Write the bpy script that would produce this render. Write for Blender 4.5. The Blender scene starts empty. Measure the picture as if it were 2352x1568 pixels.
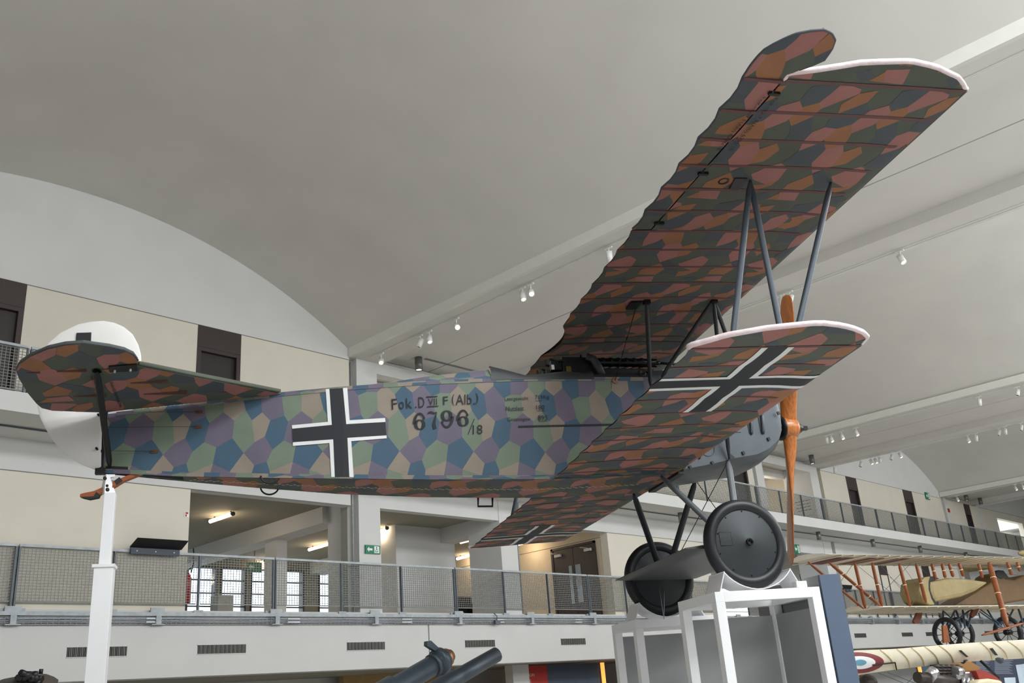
import bpy, math, random
import numpy as np
from mathutils import Matrix, Vector
random.seed(7)
S = bpy.context.scene
COL = S.collection
PI = math.pi

# ---------------------------------------------------------------- camera
FPX, CX, CY = 2157.2858, 1176.0, 784.0
RB = np.array([[0.6992947673920955, -0.7109906552221419, -0.07402105433472439],
               [0.20482967256933032, 0.29850800229051444, -0.9321683205321167],
               [0.6848588420493495, 0.6366987205541688, 0.3543770671354294]])
CAM = np.array([0.0, 0.0, 1.6])
cd = bpy.data.cameras.new('camera'); cam = bpy.data.objects.new('camera', cd); COL.objects.link(cam)
cd.sensor_width = 36.0; cd.lens = 36.0 * FPX / 2352.0; cd.clip_end = 400; cd.clip_start = 0.05
R3 = Matrix((RB[0], -RB[1], -RB[2])).transposed()
cam.matrix_world = Matrix.Translation(CAM) @ R3.to_4x4()
S.camera = cam

# ---------------------------------------------------------------- world, light, exposure
w = bpy.data.worlds.new('sky'); S.world = w; w.use_nodes = True
bg = w.node_tree.nodes['Background']; bg.inputs[0].default_value = (0.86, 0.93, 1.0, 1); bg.inputs[1].default_value = 3.0
S.view_settings.view_transform = 'Standard'; S.view_settings.look = 'None'
S.view_settings.gamma = 1.0; S.view_settings.use_curve_mapping = False
S.view_settings.exposure = 0.24
S.cycles.use_denoising = True
S.cycles.max_bounces = 10; S.cycles.diffuse_bounces = 6; S.cycles.glossy_bounces = 3
S.cycles.sample_clamp_indirect = 6.0
S.cycles.caustics_reflective = False; S.cycles.caustics_refractive = False

def area(name, loc, target, sx, sy, power, colr=(0.95, 0.98, 1.0)):
    l = bpy.data.lights.new(name, 'AREA'); l.shape = 'RECTANGLE'; l.size = sx; l.size_y = sy
    l.energy = power; l.color = colr
    o = bpy.data.objects.new(name, l); COL.objects.link(o); o.location = loc
    o.rotation_euler = (Vector(target) - Vector(loc)).to_track_quat('-Z', 'Y').to_euler()
    return o
# daylight through the high windows of the hall's street side (behind the photographer)
area('window_light_high', (6.6, -3.7, 10.2), (6.6, 6, 3.6), 9, 2.6, 1250)
area('window_light_high_2', (25.7, -3.7, 10.2), (25.7, 6, 3.6), 9, 2.6, 1250)
area('window_light_high_3', (44.9, -3.7, 10.2), (44.9, 6, 3.6), 9, 2.6, 1250)
area('window_light_low', (22, -3.7, 6.9), (22, 8, 3.5), 54, 2.6, 1500)  # wide low fill, added to lift the shade in the hall

# ---------------------------------------------------------------- pixel -> point on a known real plane
def ray(px):
    d = np.array([(px[0]-CX)/FPX, (px[1]-CY)/FPX, 1.0]); return RB.T @ d
def un(px, axis, val):
    d = ray(px); t = (val-CAM[axis])/d[axis]; return CAM+t*d
def un_pl(px, p0, n):
    d = ray(px); n = np.array(n, float); t = ((np.array(p0)-CAM)@n)/(d@n); return CAM+t*d

# aircraft frame: x forward, y to port, z up, origin on the airscrew hub
MA = np.array([[0.8560300102147931, 0.5168550751001799, 0.008570469931616503],
               [-0.5169143978170345, 0.8557812323597895, 0.020928154964367063],
               [0.0034823757858348098, -0.022345328011634413, 0.9997442469826664]])
TA = np.array([8.79647589, 4.3981583, 3.98163711])
def a2w(P): return MA @ np.array(P, float) + TA
CA = MA.T @ (CAM-TA)
def aray(px): return MA.T @ ray(px)
def una(px, axis, val):
    d = aray(px); t = (val-CA[axis])/d[axis]; return CA+t*d
XS = [-7, -6.5, -5.88, -5.24, -4.55, -3.77, -2.79, -1.7, 0.5]; WS = [.012, .012, .08, .18, .275, .325, .355, .37, .37]
def hw(x): return float(np.interp(x, XS, WS))
def Sf(px):
    ww = .3
    for _ in range(25):
        P = una(px, 1, -ww); ww = hw(P[0])
    return P
XU0, XU1, ZU0, ZU1 = -0.863, -2.486, 0.991, 0.912       # upper wing: leading/trailing edge x, z
XL0, XL1, ZL0, ZL1 = -1.452, -2.695, -0.440, -0.508     # lower wing
def wpl(px, x0, z0, x1, z1):
    sl = (z0-z1)/(x0-x1); d = aray(px)
    t = (z1+sl*(CA[0]-x1)-CA[2])/(d[2]-sl*d[0]); return CA+t*d
def Upx(px): return wpl(px, XU0, ZU0, XU1, ZU1)
def Lpx(px): return wpl(px, XL0, ZL0, XL1, ZL1)

# ---------------------------------------------------------------- materials
def s2l(c):
    return tuple(((v/255)/12.92 if v/255 <= .04045 else ((v/255+.055)/1.055)**2.4) for v in c)
MATS = {}
def mat(name, rgb, rough=.6, metal=0., var=.06, scale=6., bump=0., bscale=60., emis=0., spec=.5, kind='noise', grain=None):
    if name in MATS: return MATS[name]
    m = bpy.data.materials.new(name); m.use_nodes = True; nt = m.node_tree; N = nt.nodes; L = nt.links
    b = N['Principled BSDF']; c = s2l(rgb)
    b.inputs['Roughness'].default_value = rough; b.inputs['Metallic'].default_value = metal
    b.inputs['Specular IOR Level'].default_value = spec
    tc = N.new('ShaderNodeTexCoord')
    nz = N.new('ShaderNodeTexNoise'); nz.inputs['Scale'].default_value = scale; nz.inputs['Detail'].default_value = 4
    if grain:
        mp = N.new('ShaderNodeMapping'); mp.inputs['Scale'].default_value = grain
        L.new(tc.outputs['Object'], mp.inputs['Vector']); L.new(mp.outputs['Vector'], nz.inputs['Vector'])
    else: L.new(tc.outputs['Object'], nz.inputs['Vector'])
    cr = N.new('ShaderNodeValToRGB')
    cr.color_ramp.elements[0].position = .3; cr.color_ramp.elements[1].position = .7
    cr.color_ramp.elements[0].color = tuple(max(0, v*(1-var)) for v in c)+(1,)
    cr.color_ramp.elements[1].color = tuple(min(1, v*(1+var)) for v in c)+(1,)
    L.new(nz.outputs['Fac'], cr.inputs['Fac']); L.new(cr.outputs['Color'], b.inputs['Base Color'])
    if bump > 0:
        n2 = N.new('ShaderNodeTexNoise'); n2.inputs['Scale'].default_value = bscale; n2.inputs['Detail'].default_value = 3
        L.new(tc.outputs['Object'], n2.inputs['Vector'])
        bp = N.new('ShaderNodeBump'); bp.inputs['Strength'].default_value = bump; bp.inputs['Distance'].default_value = .01
        L.new(n2.outputs['Fac'], bp.inputs['Height']); L.new(bp.outputs['Normal'], b.inputs['Normal'])
    if emis > 0:
        b.inputs['Emission Color'].default_value = c+(1,); b.inputs['Emission Strength'].default_value = emis
    MATS[name] = m; return m

# ---------------------------------------------------------------- mesh helpers
def tag(o, label=None, cat=None, group=None, kind=None):
    if label: o['label'] = label
    if cat: o['category'] = cat
    if group: o['group'] = group
    if kind: o['kind'] = kind
    return o
def empty(name, loc, label, cat, group=None, rz=0):
    o = bpy.data.objects.new(name, None); COL.objects.link(o); o.location = loc; o.rotation_euler = (0, 0, rz)
    o.empty_display_size = .1
    return tag(o, label, cat, group)
def basis(d):
    d = np.array(d, float); d = d/np.linalg.norm(d)
    a = np.array([0, 0, 1.]) if abs(d[2]) < .9 else np.array([1., 0, 0])
    u = np.cross(a, d); u /= np.linalg.norm(u); v = np.cross(d, u); return u, v, d
OFF = {}
class MB:
    def __init__(s): s.v = []; s.f = []; s.mi = []; s.cur = 0; s.sm = []; s.smooth = False
    def add(s, vs, fs):
        n = len(s.v); s.v += [tuple(map(float, p)) for p in vs]
        for f in fs: s.f.append(tuple(n+i for i in f)); s.mi.append(s.cur); s.sm.append(s.smooth)
        return s
    def box(s, a, b):
        x0, y0, z0 = a; x1, y1, z1 = b
        v = [(x0, y0, z0), (x1, y0, z0), (x1, y1, z0), (x0, y1, z0), (x0, y0, z1), (x1, y0, z1), (x1, y1, z1), (x0, y1, z1)]
        return s.add(v, [(0, 3, 2, 1), (4, 5, 6, 7), (0, 1, 5, 4), (1, 2, 6, 5), (2, 3, 7, 6), (3, 0, 4, 7)])
    def obox(s, c, ax, ay, az, hx, hy, hz):      # oriented box: centre, axes, half sizes
        c = np.array(c, float); ax, ay, az = [np.array(q, float) for q in (ax, ay, az)]
        v = [c+i*hx*ax+j*hy*ay+k*hz*az for k in (-1, 1) for (i, j) in ((-1, -1), (1, -1), (1, 1), (-1, 1))]
        return s.add(v, [(0, 3, 2, 1), (4, 5, 6, 7), (0, 1, 5, 4), (1, 2, 6, 5), (2, 3, 7, 6), (3, 0, 4, 7)])
    def tube(s, pts, r, n=8, cap=True, r2=None, up=None):   # r may be list; r2 = second half axis (streamline)
        pts = [np.array(p, float) for p in pts]; k = len(pts)
        rs = r if isinstance(r, (list, tuple)) else [r]*k
        q = r2 if isinstance(r2, (list, tuple)) else ([r2]*k if r2 else rs)
        vs = []; pu = None
        for i, p in enumerate(pts):
            d = pts[min(i+1, k-1)]-pts[max(i-1, 0)]
            if up is not None:
                d = d/np.linalg.norm(d); u = np.array(up, float); u = u-d*(u@d); u /= np.linalg.norm(u); v = np.cross(d, u)
            elif pu is None: u, v, d = basis(d)
            else:
                d = d/np.linalg.norm(d); u = pu-d*(pu@d); u /= np.linalg.norm(u); v = np.cross(d, u)
            pu = u
            for j in range(n):
                a = 2*PI*j/n; vs.append(p+u*math.cos(a)*rs[i]+v*math.sin(a)*q[i])
        fs = [(i*n+j, i*n+(j+1) % n, (i+1)*n+(j+1) % n, (i+1)*n+j) for i in range(k-1) for j in range(n)]
        o = s.smooth; s.smooth = n > 4; s.add(vs, fs)
        s.smooth = False
        if cap: 
            base = len(s.v)-k*n
            s.f.append(tuple(base+j for j in reversed(range(n)))); s.mi.append(s.cur); s.sm.append(False)
            s.f.append(tuple(base+(k-1)*n+j for j in range(n))); s.mi.append(s.cur); s.sm.append(False)
        s.smooth = o; return s
    def lathe(s, c, axis, prof, n=24):    # prof: [(along, radius)]
        u, v, d = basis(axis); c = np.array(c, float); vs = []
        for h, r in prof:
            for j in range(n):
                a = 2*PI*j/n; vs.append(c+d*h+u*math.cos(a)*r+v*math.sin(a)*r)
        k = len(prof); fs = [(i*n+j, i*n+(j+1) % n, (i+1)*n+(j+1) % n, (i+1)*n+j) for i in range(k-1) for j in range(n)]
        o = s.smooth; s.smooth = True; s.add(vs, fs); s.smooth = o; return s
    def poly(s, pts): return s.add(pts, [tuple(range(len(pts)))])
    def prism(s, pts, off):              # polygon pts extruded by vector off
        pts = [np.array(p, float) for p in pts]; off = np.array(off, float); n = len(pts)
        v = pts+[p+off for p in pts]
        return s.add(v, [tuple(reversed(range(n))), tuple(range(n, 2*n))]+[(i, (i+1) % n, (i+1) % n+n, i+n) for i in range(n)])
    def grid(s, P, closed=False):         # rows of points
        r = len(P); c = len(P[0]); vs = [p for row in P for p in row]
        fs = [(i*c+j, i*c+j+1, (i+1)*c+j+1, (i+1)*c+j) for i in range(r-1) for j in range(c-1)]
        if closed: fs += [(i*c+c-1, i*c, (i+1)*c, (i+1)*c+c-1) for i in range(r-1)]
        return s.add(vs, fs)
    def merge(s, tol=1e-4):
        key = {}; rm = []; nv = []
        for p in s.v:
            k = tuple(round(q/tol) for q in p)
            if k not in key: key[k] = len(nv); nv.append(p)
            rm.append(key[k])
        nf = []; nm = []; ns = []
        for f, m, t in zip(s.f, s.mi, s.sm):
            g = []
            for i in f:
                j = rm[i]
                if not g or g[-1] != j: g.append(j)
            if len(g) > 1 and g[0] == g[-1]: g.pop()
            if len(g) >= 3 and len(set(g)) == len(g): nf.append(tuple(g)); nm.append(m); ns.append(t)
        s.v, s.f, s.mi, s.sm = nv, nf, nm, ns; return s
    def build(s, name, mats, parent=None, off=None, label=None, kind=None, bevel=0, fixn=True):
        if off is None and parent is not None: off = OFF.get(parent.name)
        me = bpy.data.meshes.new(name)
        vs = s.v if off is None else [(p[0]-off[0], p[1]-off[1], p[2]-off[2]) for p in s.v]
        me.from_pydata(vs, [], s.f)
        if not isinstance(mats, (list, tuple)): mats = [mats]
        for m in mats: me.materials.append(m)
        me.polygons.foreach_set('material_index', s.mi); me.polygons.foreach_set('use_smooth', s.sm)
        me.update()
        o = bpy.data.objects.new(name, me); COL.objects.link(o); OFF[o.name] = off
        if parent: o.parent = parent
        if bevel:
            b = o.modifiers.new('bevel', 'BEVEL'); b.width = bevel; b.segments = 2; b.limit_method = 'ANGLE'
        if label: o['label'] = label
        if kind: o['kind'] = kind
        return o
def thing(mb, name, mats, label, cat, group=None, base=None, kind=None, bevel=0):
    """single-mesh top-level thing, origin at its base"""
    if base is None:
        a = np.array(mb.v); base = (a[:, 0].mean(), a[:, 1].mean(), a[:, 2].min())
    o = mb.build(name, mats, off=base, bevel=bevel); o.location = base
    return tag(o, label, cat, group, kind)
def tri(m):
    return m
# text as mesh: returns verts (2D, normalised to unit box) and faces
def text_geo(s):
    cu = bpy.data.curves.new('t', 'FONT'); cu.body = s; cu.resolution_u = 3
    o = bpy.data.objects.new('t', cu); COL.objects.link(o)
    dg = bpy.context.evaluated_depsgraph_get(); me = bpy.data.meshes.new_from_object(o.evaluated_get(dg))
    v = np.array([q.co[:2] for q in me.vertices]); f = [tuple(p.vertices) for p in me.polygons]
    bpy.data.objects.remove(o); bpy.data.curves.remove(cu); bpy.data.meshes.remove(me)
    lo = v.min(0); hi = v.max(0); return (v-lo)/(hi-lo), f
_tc = {}
def text_on(mb, s, bl, br, tr, tl, lift):
    """writes s on the quad bl,br,tr,tl (3D points), lifted by the vector lift"""
    if s not in _tc: _tc[s] = text_geo(s)
    v, f = _tc[s]; bl, br, tr, tl = [np.array(q, float) for q in (bl, br, tr, tl)]
    mb.add([(bl*(1-a)+br*a)*(1-b)+(tl*(1-a)+tr*a)*b+lift for a, b in v], f)
ORD = ['first', 'second', 'third', 'fourth', 'fifth', 'sixth', 'seventh', 'eighth', 'ninth', 'tenth', 'eleventh', 'twelfth', 'thirteenth', 'fourteenth', 'fifteenth', 'sixteenth', 'seventeenth', 'eighteenth']

M_cream = mat('cream_wall_paint', (220, 214, 200), .85, var=.03, scale=1.2, bump=.08, bscale=8)
M_grey = mat('light_grey_wall_paint', (214, 214, 212), .85, var=.03, scale=1.0, bump=.06, bscale=8)
M_vault = mat('vault_plaster', (210, 208, 203), .9, var=.035, scale=.7, bump=.12, bscale=3)
M_soffit = mat('ceiling_plaster', (214, 212, 208), .9, var=.03, scale=.8, bump=.1, bscale=4)
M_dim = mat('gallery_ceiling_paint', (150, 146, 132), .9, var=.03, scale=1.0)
M_floor = mat('floor_resin', (204, 202, 198), .5, var=.05, scale=.8)
M_galv = mat('galvanised_steel', (164, 170, 174), .5, .25, var=.16, scale=9)
M_galvd = mat('dull_steel', (92, 100, 108), .5, .3, var=.1, scale=9)
M_brown = mat('dark_brown_door', (58, 48, 45), .55, var=.12, scale=3, grain=(20, 20, 1))
M_white = mat('white_enamel', (232, 232, 230), .35, var=.02)
M_track = mat('track_paint', (220, 220, 214), .5, var=.02)
M_black = mat('black_metal', (20, 21, 23), .45, .2, var=.2)
M_dk = mat('dark_slot', (40, 40, 38), .8, var=.1)
# ================================================================ THE HALL
D = 18.0
YN = -4.0
VC = [-12.5, 6.62, 25.72, 44.9, 64.0]; HWV = 6.72; RV = 11.82; ZS = 9.95
CZ = ZS+.12-math.sqrt(RV**2-HWV**2)
mb = MB()
for xc in VC[1:]:                                  # barrel vaults (smooth inner surface, 0.25 thick)
    mb.smooth = True
    a0 = math.asin((HWV+.24)/RV); n = 40
    def arc(r): return [(xc+r*math.sin(-a0+2*a0*i/n), CZ+r*math.cos(-a0+2*a0*i/n)) for i in range(n+1)]
    P = arc(RV); ys = np.linspace(YN, D+.3, 15)
    mb.grid([[(x, y, z) for (x, z) in P] for y in ys])
    Q = arc(RV+.25); mb.grid([[(x, y, z) for (x, z) in Q] for y in (YN, D+.3)])
mb.smooth = False
ceil_v = mb.build('ceiling', M_vault, kind='structure')
ceil_v['label'] = 'grey plastered barrel vaults over the hall'
FB = [(-5.7, -.06), (13.40, 19.05), (32.38, 38.2), (51.6, 57.3), (70.6, 76)]
mb = MB()
for i, (x0, x1) in enumerate(FB):
    ye = 22.5
    mb.box((x0, YN, 9.88), (x0+.26, ye, 9.94)); mb.box((x0+.26, YN, 9.88), (x0+.95, ye, 10.5))
    mb.box((x1-.85, YN, 9.88), (x1-.26, ye, 10.5)); mb.box((x1-.26, YN, 9.88), (x1, ye, 9.94))
    xm = (x0+x1)/2
    mb.box((x0+.95, YN, 10.12), (xm-.02, ye, 10.5)); mb.box((xm+.02, YN, 10.12), (x1-.85, ye, 10.5)); mb.box((xm-.05, YN, 10.2), (xm+.05, ye, 10.5))
mb.build('ceiling', M_soffit, kind='structure')['label'] = 'flat coffered ceiling strips between the vaults'
for i, (x0, x1) in enumerate(FB[1:4]):
    for j, (a, b) in enumerate(((x0-.1, x0), (x1, x1+.1))):
        m2 = MB(); m2.box((a, YN, 9.86), (b, D-.02, 10.1)); m2.build('trim_%d' % (1+2*i+j), M_track, kind='structure')

# ---- floor, near wall, end walls
MB().box((-12, YN-.3, -.2), (76, 30, 0)).build('floor', M_floor, kind='structure')
mb = MB(); mb.box((-12, YN-.3, 0), (76, YN, 12.8))
mb.build('wall_front', M_grey, kind='structure')
MB().box((-12.3, YN-.3, 0), (-12, 30, 12.8)).build('wall_left', M_grey, kind='structure')
MB().box((76, YN-.3, 0), (76.3, 30, 12.8)).build('wall_right', M_grey, kind='structure')
MB().box((-12, YN, 9.9), (-.1, 18, 10.2)).build('ceiling', M_soffit, kind='structure')
MB().box((-12, D+.28, 9.92), (58.5, 22.5, 10.1)).build('ceiling', M_soffit, kind='structure')

# ---- facade wall of the galleries
mb = MB()
def R(x0, x1, z0, z1, m=0, y0=D, y1=D+.28): mb.cur = m; mb.box((x0, y0, z0), (x1, y1, z1))
# gallery level, cream up to 6.13
R(-12, 9.28, 3.69, 6.13); R(22.93, 28.4, 3.69, 6.13); R(38.15, 51.6, 3.69, 6.13); R(57.5, 76, 3.69, 6.13)
R(-12, 13.33, 6.13, 6.74, 1); R(19.1, 32.4, 6.13, 6.74, 1); R(38.15, 51.6, 6.13, 6.74, 1); R(57.3, 76, 6.13, 6.74, 1)
for a, b in ((14.2, 18.28), (33.2, 37.15), (52.3, 56.9)): R(a, b, 6.15, 6.74, 1, D+.02)
# balcony level
doors_up = [(4.63, 5.69), (9.27, 10.33), (23.4, 24.45), (30.9, 31.96), (40.53, 41.58), (46.69, 47.81), (54.8, 55.7)]
def wall_run(x0, x1, z0, z1, ds, m):
    x = x0
    for a, b in ds:
        if a > x0 and b < x1: R(x, a, z0, z1, m); x = b
    R(x, x1, z0, z1, m)
for x0, x1 in ((-12, 13.33), (19.1, 32.4), (38.15, 51.6), (52.35, 56.85), (57.3, 59.9), (64.5, 76)): wall_run(x0, x1, 7.08, 9.8, doors_up, 0)
R(59.9, 64.5, 9.4, 9.8, 0)
R(-12, -.1, 9.8, 10.4, 1)
for xc in VC[1:]:                                   # lunettes
    mb.cur = 1; n = 24; xs = np.linspace(xc-HWV, xc+HWV, n+1)
    zt = [CZ+math.sqrt(RV**2-(x-xc)**2)+.03 for x in xs]
    pts = [(xs[0], D, 9.8), (xs[-1], D, 9.8)]+[(x, D, z) for x, z in zip(xs[::-1], zt[::-1])]
    mb.prism(pts, (0, .28, 0))
wall_back = mb.build('wall_back', [M_cream, M_grey], kind='structure')
M_line = mat('shadow_joint', (120, 118, 110), .9)
mb = MB()
for z in (6.13, 9.8):
    for x0, x1 in ((-12, 13.33), (19.1, 32.4), (38.15, 51.6), (57.3, 76)): mb.box((x0, D-.006, z-.008), (x1, D+.01, z+.008))
mb.build('trim_9', M_line, kind='structure')
# ---- columns: deep grey piers at both sides of each flat bay, full height
COLS = [(13.56, 14.2), (18.28, 18.92), (32.65, 33.2), (37.15, 37.85), (52.0, 52.35), (56.85, 57.3)]
for i, (a, b) in enumerate(COLS):
    m2 = MB(); m2.box((a, D, 3.69), (b, D+1.25, 6.76)); m2.box((a, D, 7.06), (b, D+1.25, 9.9))
    o = m2.build('column', M_grey, kind='structure'); o['label'] = 'grey concrete pier carrying the gallery'
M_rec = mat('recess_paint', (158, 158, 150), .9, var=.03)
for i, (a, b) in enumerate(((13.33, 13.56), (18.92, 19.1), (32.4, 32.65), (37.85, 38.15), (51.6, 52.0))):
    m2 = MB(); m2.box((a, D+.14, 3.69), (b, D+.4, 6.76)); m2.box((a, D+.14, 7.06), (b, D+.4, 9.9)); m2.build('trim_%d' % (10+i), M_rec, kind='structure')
    t = MB(); t.tube([(a+.12, D+.09, 3.3), (a+.12, D+.09, 9.8)], .018, 8)
    thing(t, 'conduit_pipe', M_galv, 'thin vertical metal conduit beside the %s' % ['pier right of the green arrow sign wall', 'second pier from the left', 'third pier from the left', 'fourth pier from the left', 'fifth pier from the left'][i], 'pipe')
# ---- upper flat-bay recesses: cross beams, back wall
mb = MB()
for a, b in ((14.2, 18.28), (33.2, 37.15)):
    mb.cur = 0; mb.box((a, D, 9.6), (b, D+.3, 9.9)); mb.box((a, D+1.2, 9.55), (b, D+1.5, 9.9))
    pass
mb.cur = 1; mb.box((13.4, D+3.6, 7.06), (76, D+3.8, 9.9)); mb.box((19.2, D+.3, 7.06), (19.4, D+3.6, 9.9)); mb.box((38.16, D+.28, 7.06), (38.3, D+3.6, 9.9)); mb.box((59.85, D+.28, 7.06), (59.95, D+1.2, 9.9))
mb.build('wall_recess', [M_grey, M_cream], kind='structure')
# ---- balcony slab, gallery slab, fascia, soffits
MB().box((-12, 16.37, 6.73), (76, 22.5, 7.08)).build('balcony_slab', M_grey, kind='structure')
mb = MB(); mb.box((-12, D-.08, 3.41), (76, 28, 3.69)); mb.build('gallery_slab', M_grey, kind='structure')
mb = MB()
for a, b in ((-12, 15.47), (15.51, 34.9), (34.94, 76)): mb.box((a, D-.12, 2.46), (b, D+.4, 3.405))
mb.build('fascia', M_grey, kind='structure')
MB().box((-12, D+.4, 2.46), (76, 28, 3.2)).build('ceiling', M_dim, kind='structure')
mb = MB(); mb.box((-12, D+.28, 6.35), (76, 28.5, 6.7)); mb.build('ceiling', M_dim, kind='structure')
mb = MB()
mb.box((13.4, D+1.25, 5.95), (14.0, 27, 6.4)); mb.box((18.3, D+1.25, 5.95), (18.9, 27, 6.4))
mb.build('gallery_beams', M_grey, kind='structure')
m2 = MB(); m2.box((13.6, 21.6, 3.69), (13.92, 22.15, 6.36)); m2.build('column', M_grey, kind='structure')
# ---- window wall at the back of the gallery
YW = 27.0
spans = [(11.2, 12.75), (12.9, 14.9), (15.05, 15.92), (16.08, 18.06), (18.62, 19.4), (19.68, 21.5)]
mb = MB(); mb.box((6, YW, 6.05), (23, YW+.3, 6.4)); mb.box((6, YW, 3.69), (23, YW+.3, 3.9)); x = 6
for a, b in spans: mb.box((x, YW, 3.9), (a, YW+.3, 6.05)); x = b
mb.box((x, YW, 3.9), (23, YW+.3, 6.05))
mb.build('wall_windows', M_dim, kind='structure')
M_frame = mat('blue_black_window_frame', (44, 52, 68), .4, .2)
M_glass = bpy.data.materials.new('window_glass'); M_glass.use_nodes = True
nt = M_glass.node_tree; nt.nodes.remove(nt.nodes['Principled BSDF'])
tb = nt.nodes.new('ShaderNodeBsdfTransparent'); gb = nt.nodes.new('ShaderNodeBsdfGlossy'); gb.inputs['Roughness'].default_value = .05
mx = nt.nodes.new('ShaderNodeMixShader'); mx.inputs[0].default_value = .06
tb.inputs[0].default_value = (.93, .97, 1, 1)
nt.links.new(tb.outputs[0], mx.inputs[1]); nt.links.new(gb.outputs[0], mx.inputs[2]); nt.links.new(mx.outputs[0], nt.nodes['Material Output'].inputs[0])
for i, (a, b) in enumerate(spans):
    r = empty('window_%d' % (i+1), ((a+b)/2, YW, 3.9), None, None); r['kind'] = 'structure'; of = r.location
    m2 = MB()
    for q in (a, b-.05): m2.box((q, YW-.03, 3.9), (q+.05, YW+.05, 6.05))
    m2.box((a, YW-.03, 6.0), (b, YW+.05, 6.05)); m2.box((a, YW-.03, 3.9), (b, YW+.05, 3.95))
    nb = max(1, round((b-a)/1.0))
    for k in range(1, nb): m2.box((a+(b-a)*k/nb-.035, YW-.03, 3.95), (a+(b-a)*k/nb+.035, YW+.05, 6.0))
    for z in (5.66, 5.27, 4.88, 4.49): m2.box((a+.05, YW-.02, z-.02), (b-.05, YW+.04, z+.02))
    m2.build('window_frame', M_frame, r, of)
    m2 = MB(); m2.box((a+.04, YW+.005, 3.94), (b-.04, YW+.015, 6.01)); m2.build('pane', M_glass, r, of)
# grass apron and paving outdoors, seen bright through the panes
MB().box((-10, 29, 3.0), (60, 90, 3.2)).build('ground_outside', mat('outdoor_paving', (200, 200, 196), .9), kind='structure')
# ---- inside opening two and three
m2 = MB(); m2.box((16.65, 20.45, 3.69), (18.85, 21.5, 6.36)); m2.build('wall_block', M_grey, kind='structure')
M_warm = mat('warm_cream_paint', (214, 200, 178), .85, var=.02)
m2 = MB(); m2.box((21.6, 26.4, 3.69), (23.2, 26.6, 6.36)); m2.box((22.95, D+.28, 3.69), (23.15, 26.5, 6.36)); m2.build('wall_gallery', M_warm, kind='structure')
m2 = MB(); m2.box((22.94, D+.28, 6.02), (22.96, 26.4, 6.035)); m2.build('trim_20', M_line, kind='structure')
# gallery double door in the side wall x = 22.95
dr = empty('door_1', (22.95, 19.4, 3.69), None, None); dr['kind'] = 'structure'; of = dr.location
m2 = MB(); m2.box((22.88, 20.24, 3.69), (22.97, 20.32, 5.97)); m2.box((22.88, 18.5, 3.69), (22.97, 18.56, 5.97)); m2.box((22.88, 18.5, 5.9), (22.97, 20.32, 5.97)); m2.build('door_frame', M_brown, dr, of)
for a, b in ((18.57, 19.4), (19.415, 20.23)):
    m2 = MB(); m2.box((22.9, a, 3.72), (22.95, b, 5.89)); lf = m2.build('door_leaf', M_brown, dr, of)
    m2 = MB(); m2.box((22.885, 19.15 if a < 19 else 19.5, 4.2), (22.9, 19.35 if a < 19 else 19.62, 5.35)); m2.build('vision_panel', mat('door_glass', (150, 160, 165) if a < 19 else (20, 20, 24), .08), lf)
    m2 = MB(); yy = 18.75 if a < 19 else 20.0; m2.box((22.82, yy-.12, 5.68), (22.9, yy+.14, 5.76)); m2.tube([(22.84, yy, 5.77), (22.86, yy+.32, 5.84)], .012, 6); m2.build('door_closer', mat('closer_grey', (190, 190, 186), .4), lf)
    m2 = MB(); m2.tube([(22.84, 19.3 if a < 19 else 19.53, 4.6), (22.84, 19.3 if a < 19 else 19.53, 4.9)], .015, 6); m2.build('door_handle', M_galv, lf)
# ---- balcony doors and lower doors in the facade
def facade_door(n, a, b, z0, z1, zt):
    r = empty('door_%d' % n, ((a+b)/2, D, z0), None, None); r['kind'] = 'structure'; of = r.location
    m2 = MB(); m2.box((a, D-.01, zt), (b, D+.05, z1)); m2.build('transom_panel', M_brown, r, of)
    m2 = MB(); m2.box((a, D-.01, z0), (a+.1, D+.14, zt-.005)); m2.box((b-.1, D-.01, z0), (b, D+.14, zt-.005)); m2.box((a+.1, D-.01, zt-.09), (b-.1, D+.14, zt-.005)); m2.build('door_frame', M_brown, r, of)
    m2 = MB(); m2.box((a+.1, D+.09, z0), (b-.1, D+.14, zt-.09)); m2.build('door_leaf', mat('door_leaf_brown', (42, 36, 35), .5), r, of)
    m2 = MB(); m2.tube([(a+.17, D+.02, z0+.95), (a+.17, D+.02, z0+1.2)], .014, 6); m2.tube([(a+.17, D+.02, z0+1.0), (a+.17, D+.1, z0+1.0)], .01, 6); m2.build('door_handle', M_galv, r, of)
for i, (a, b) in enumerate(doors_up): facade_door(2+i, a, b, 7.08, 9.8, 9.3)
for i, px in enumerate((2030, 2128)):
    x = un((px, 1320), 1, D)[0]; facade_door(9+i, x-.45, x+.45, 3.69, 6.13, 5.6)
# ---- ground floor behind the fascia
M_yel = mat('ochre_wall', (176, 146, 100), .8); M_red = mat('red_panel', (172, 42, 34), .6); M_navy = mat('slate_blue_panel', (62, 74, 92), .6)
def gx(px, y=19.2): return un((px, 1545), 1, y)[0]
mb = MB(); mb.box((-12, 21.5, 0), (76, 21.8, 2.5)); mb.build('wall_lower', M_grey, kind='structure')
mb = MB(); mb.box((gx(885), 20.9, 0), (gx(1145), 21.1, 2.46)); mb.build('wall_ochre', M_yel, kind='structure')
mb = MB(); mb.box((gx(1172), 19.1, 0), (gx(1209), 19.4, 2.46)); mb.build('column', M_grey, kind='structure')
mb = MB(); mb.box((gx(-30), 18.6, 0), (gx(120), 19.1, 2.46)); mb.build('column', M_grey, kind='structure')
mb = MB(); mb.box((gx(1440), 19.2, 0), (gx(1572), 19.4, 2.46)); mb.build('wall_niche', mat('black_niche', (6, 6, 7), .9), kind='structure')
pn = empty('banner_panel', (gx(1232), 19.2, 0), 'red and slate blue exhibition panel under the gallery edge', 'panel'); of = pn.location
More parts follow.
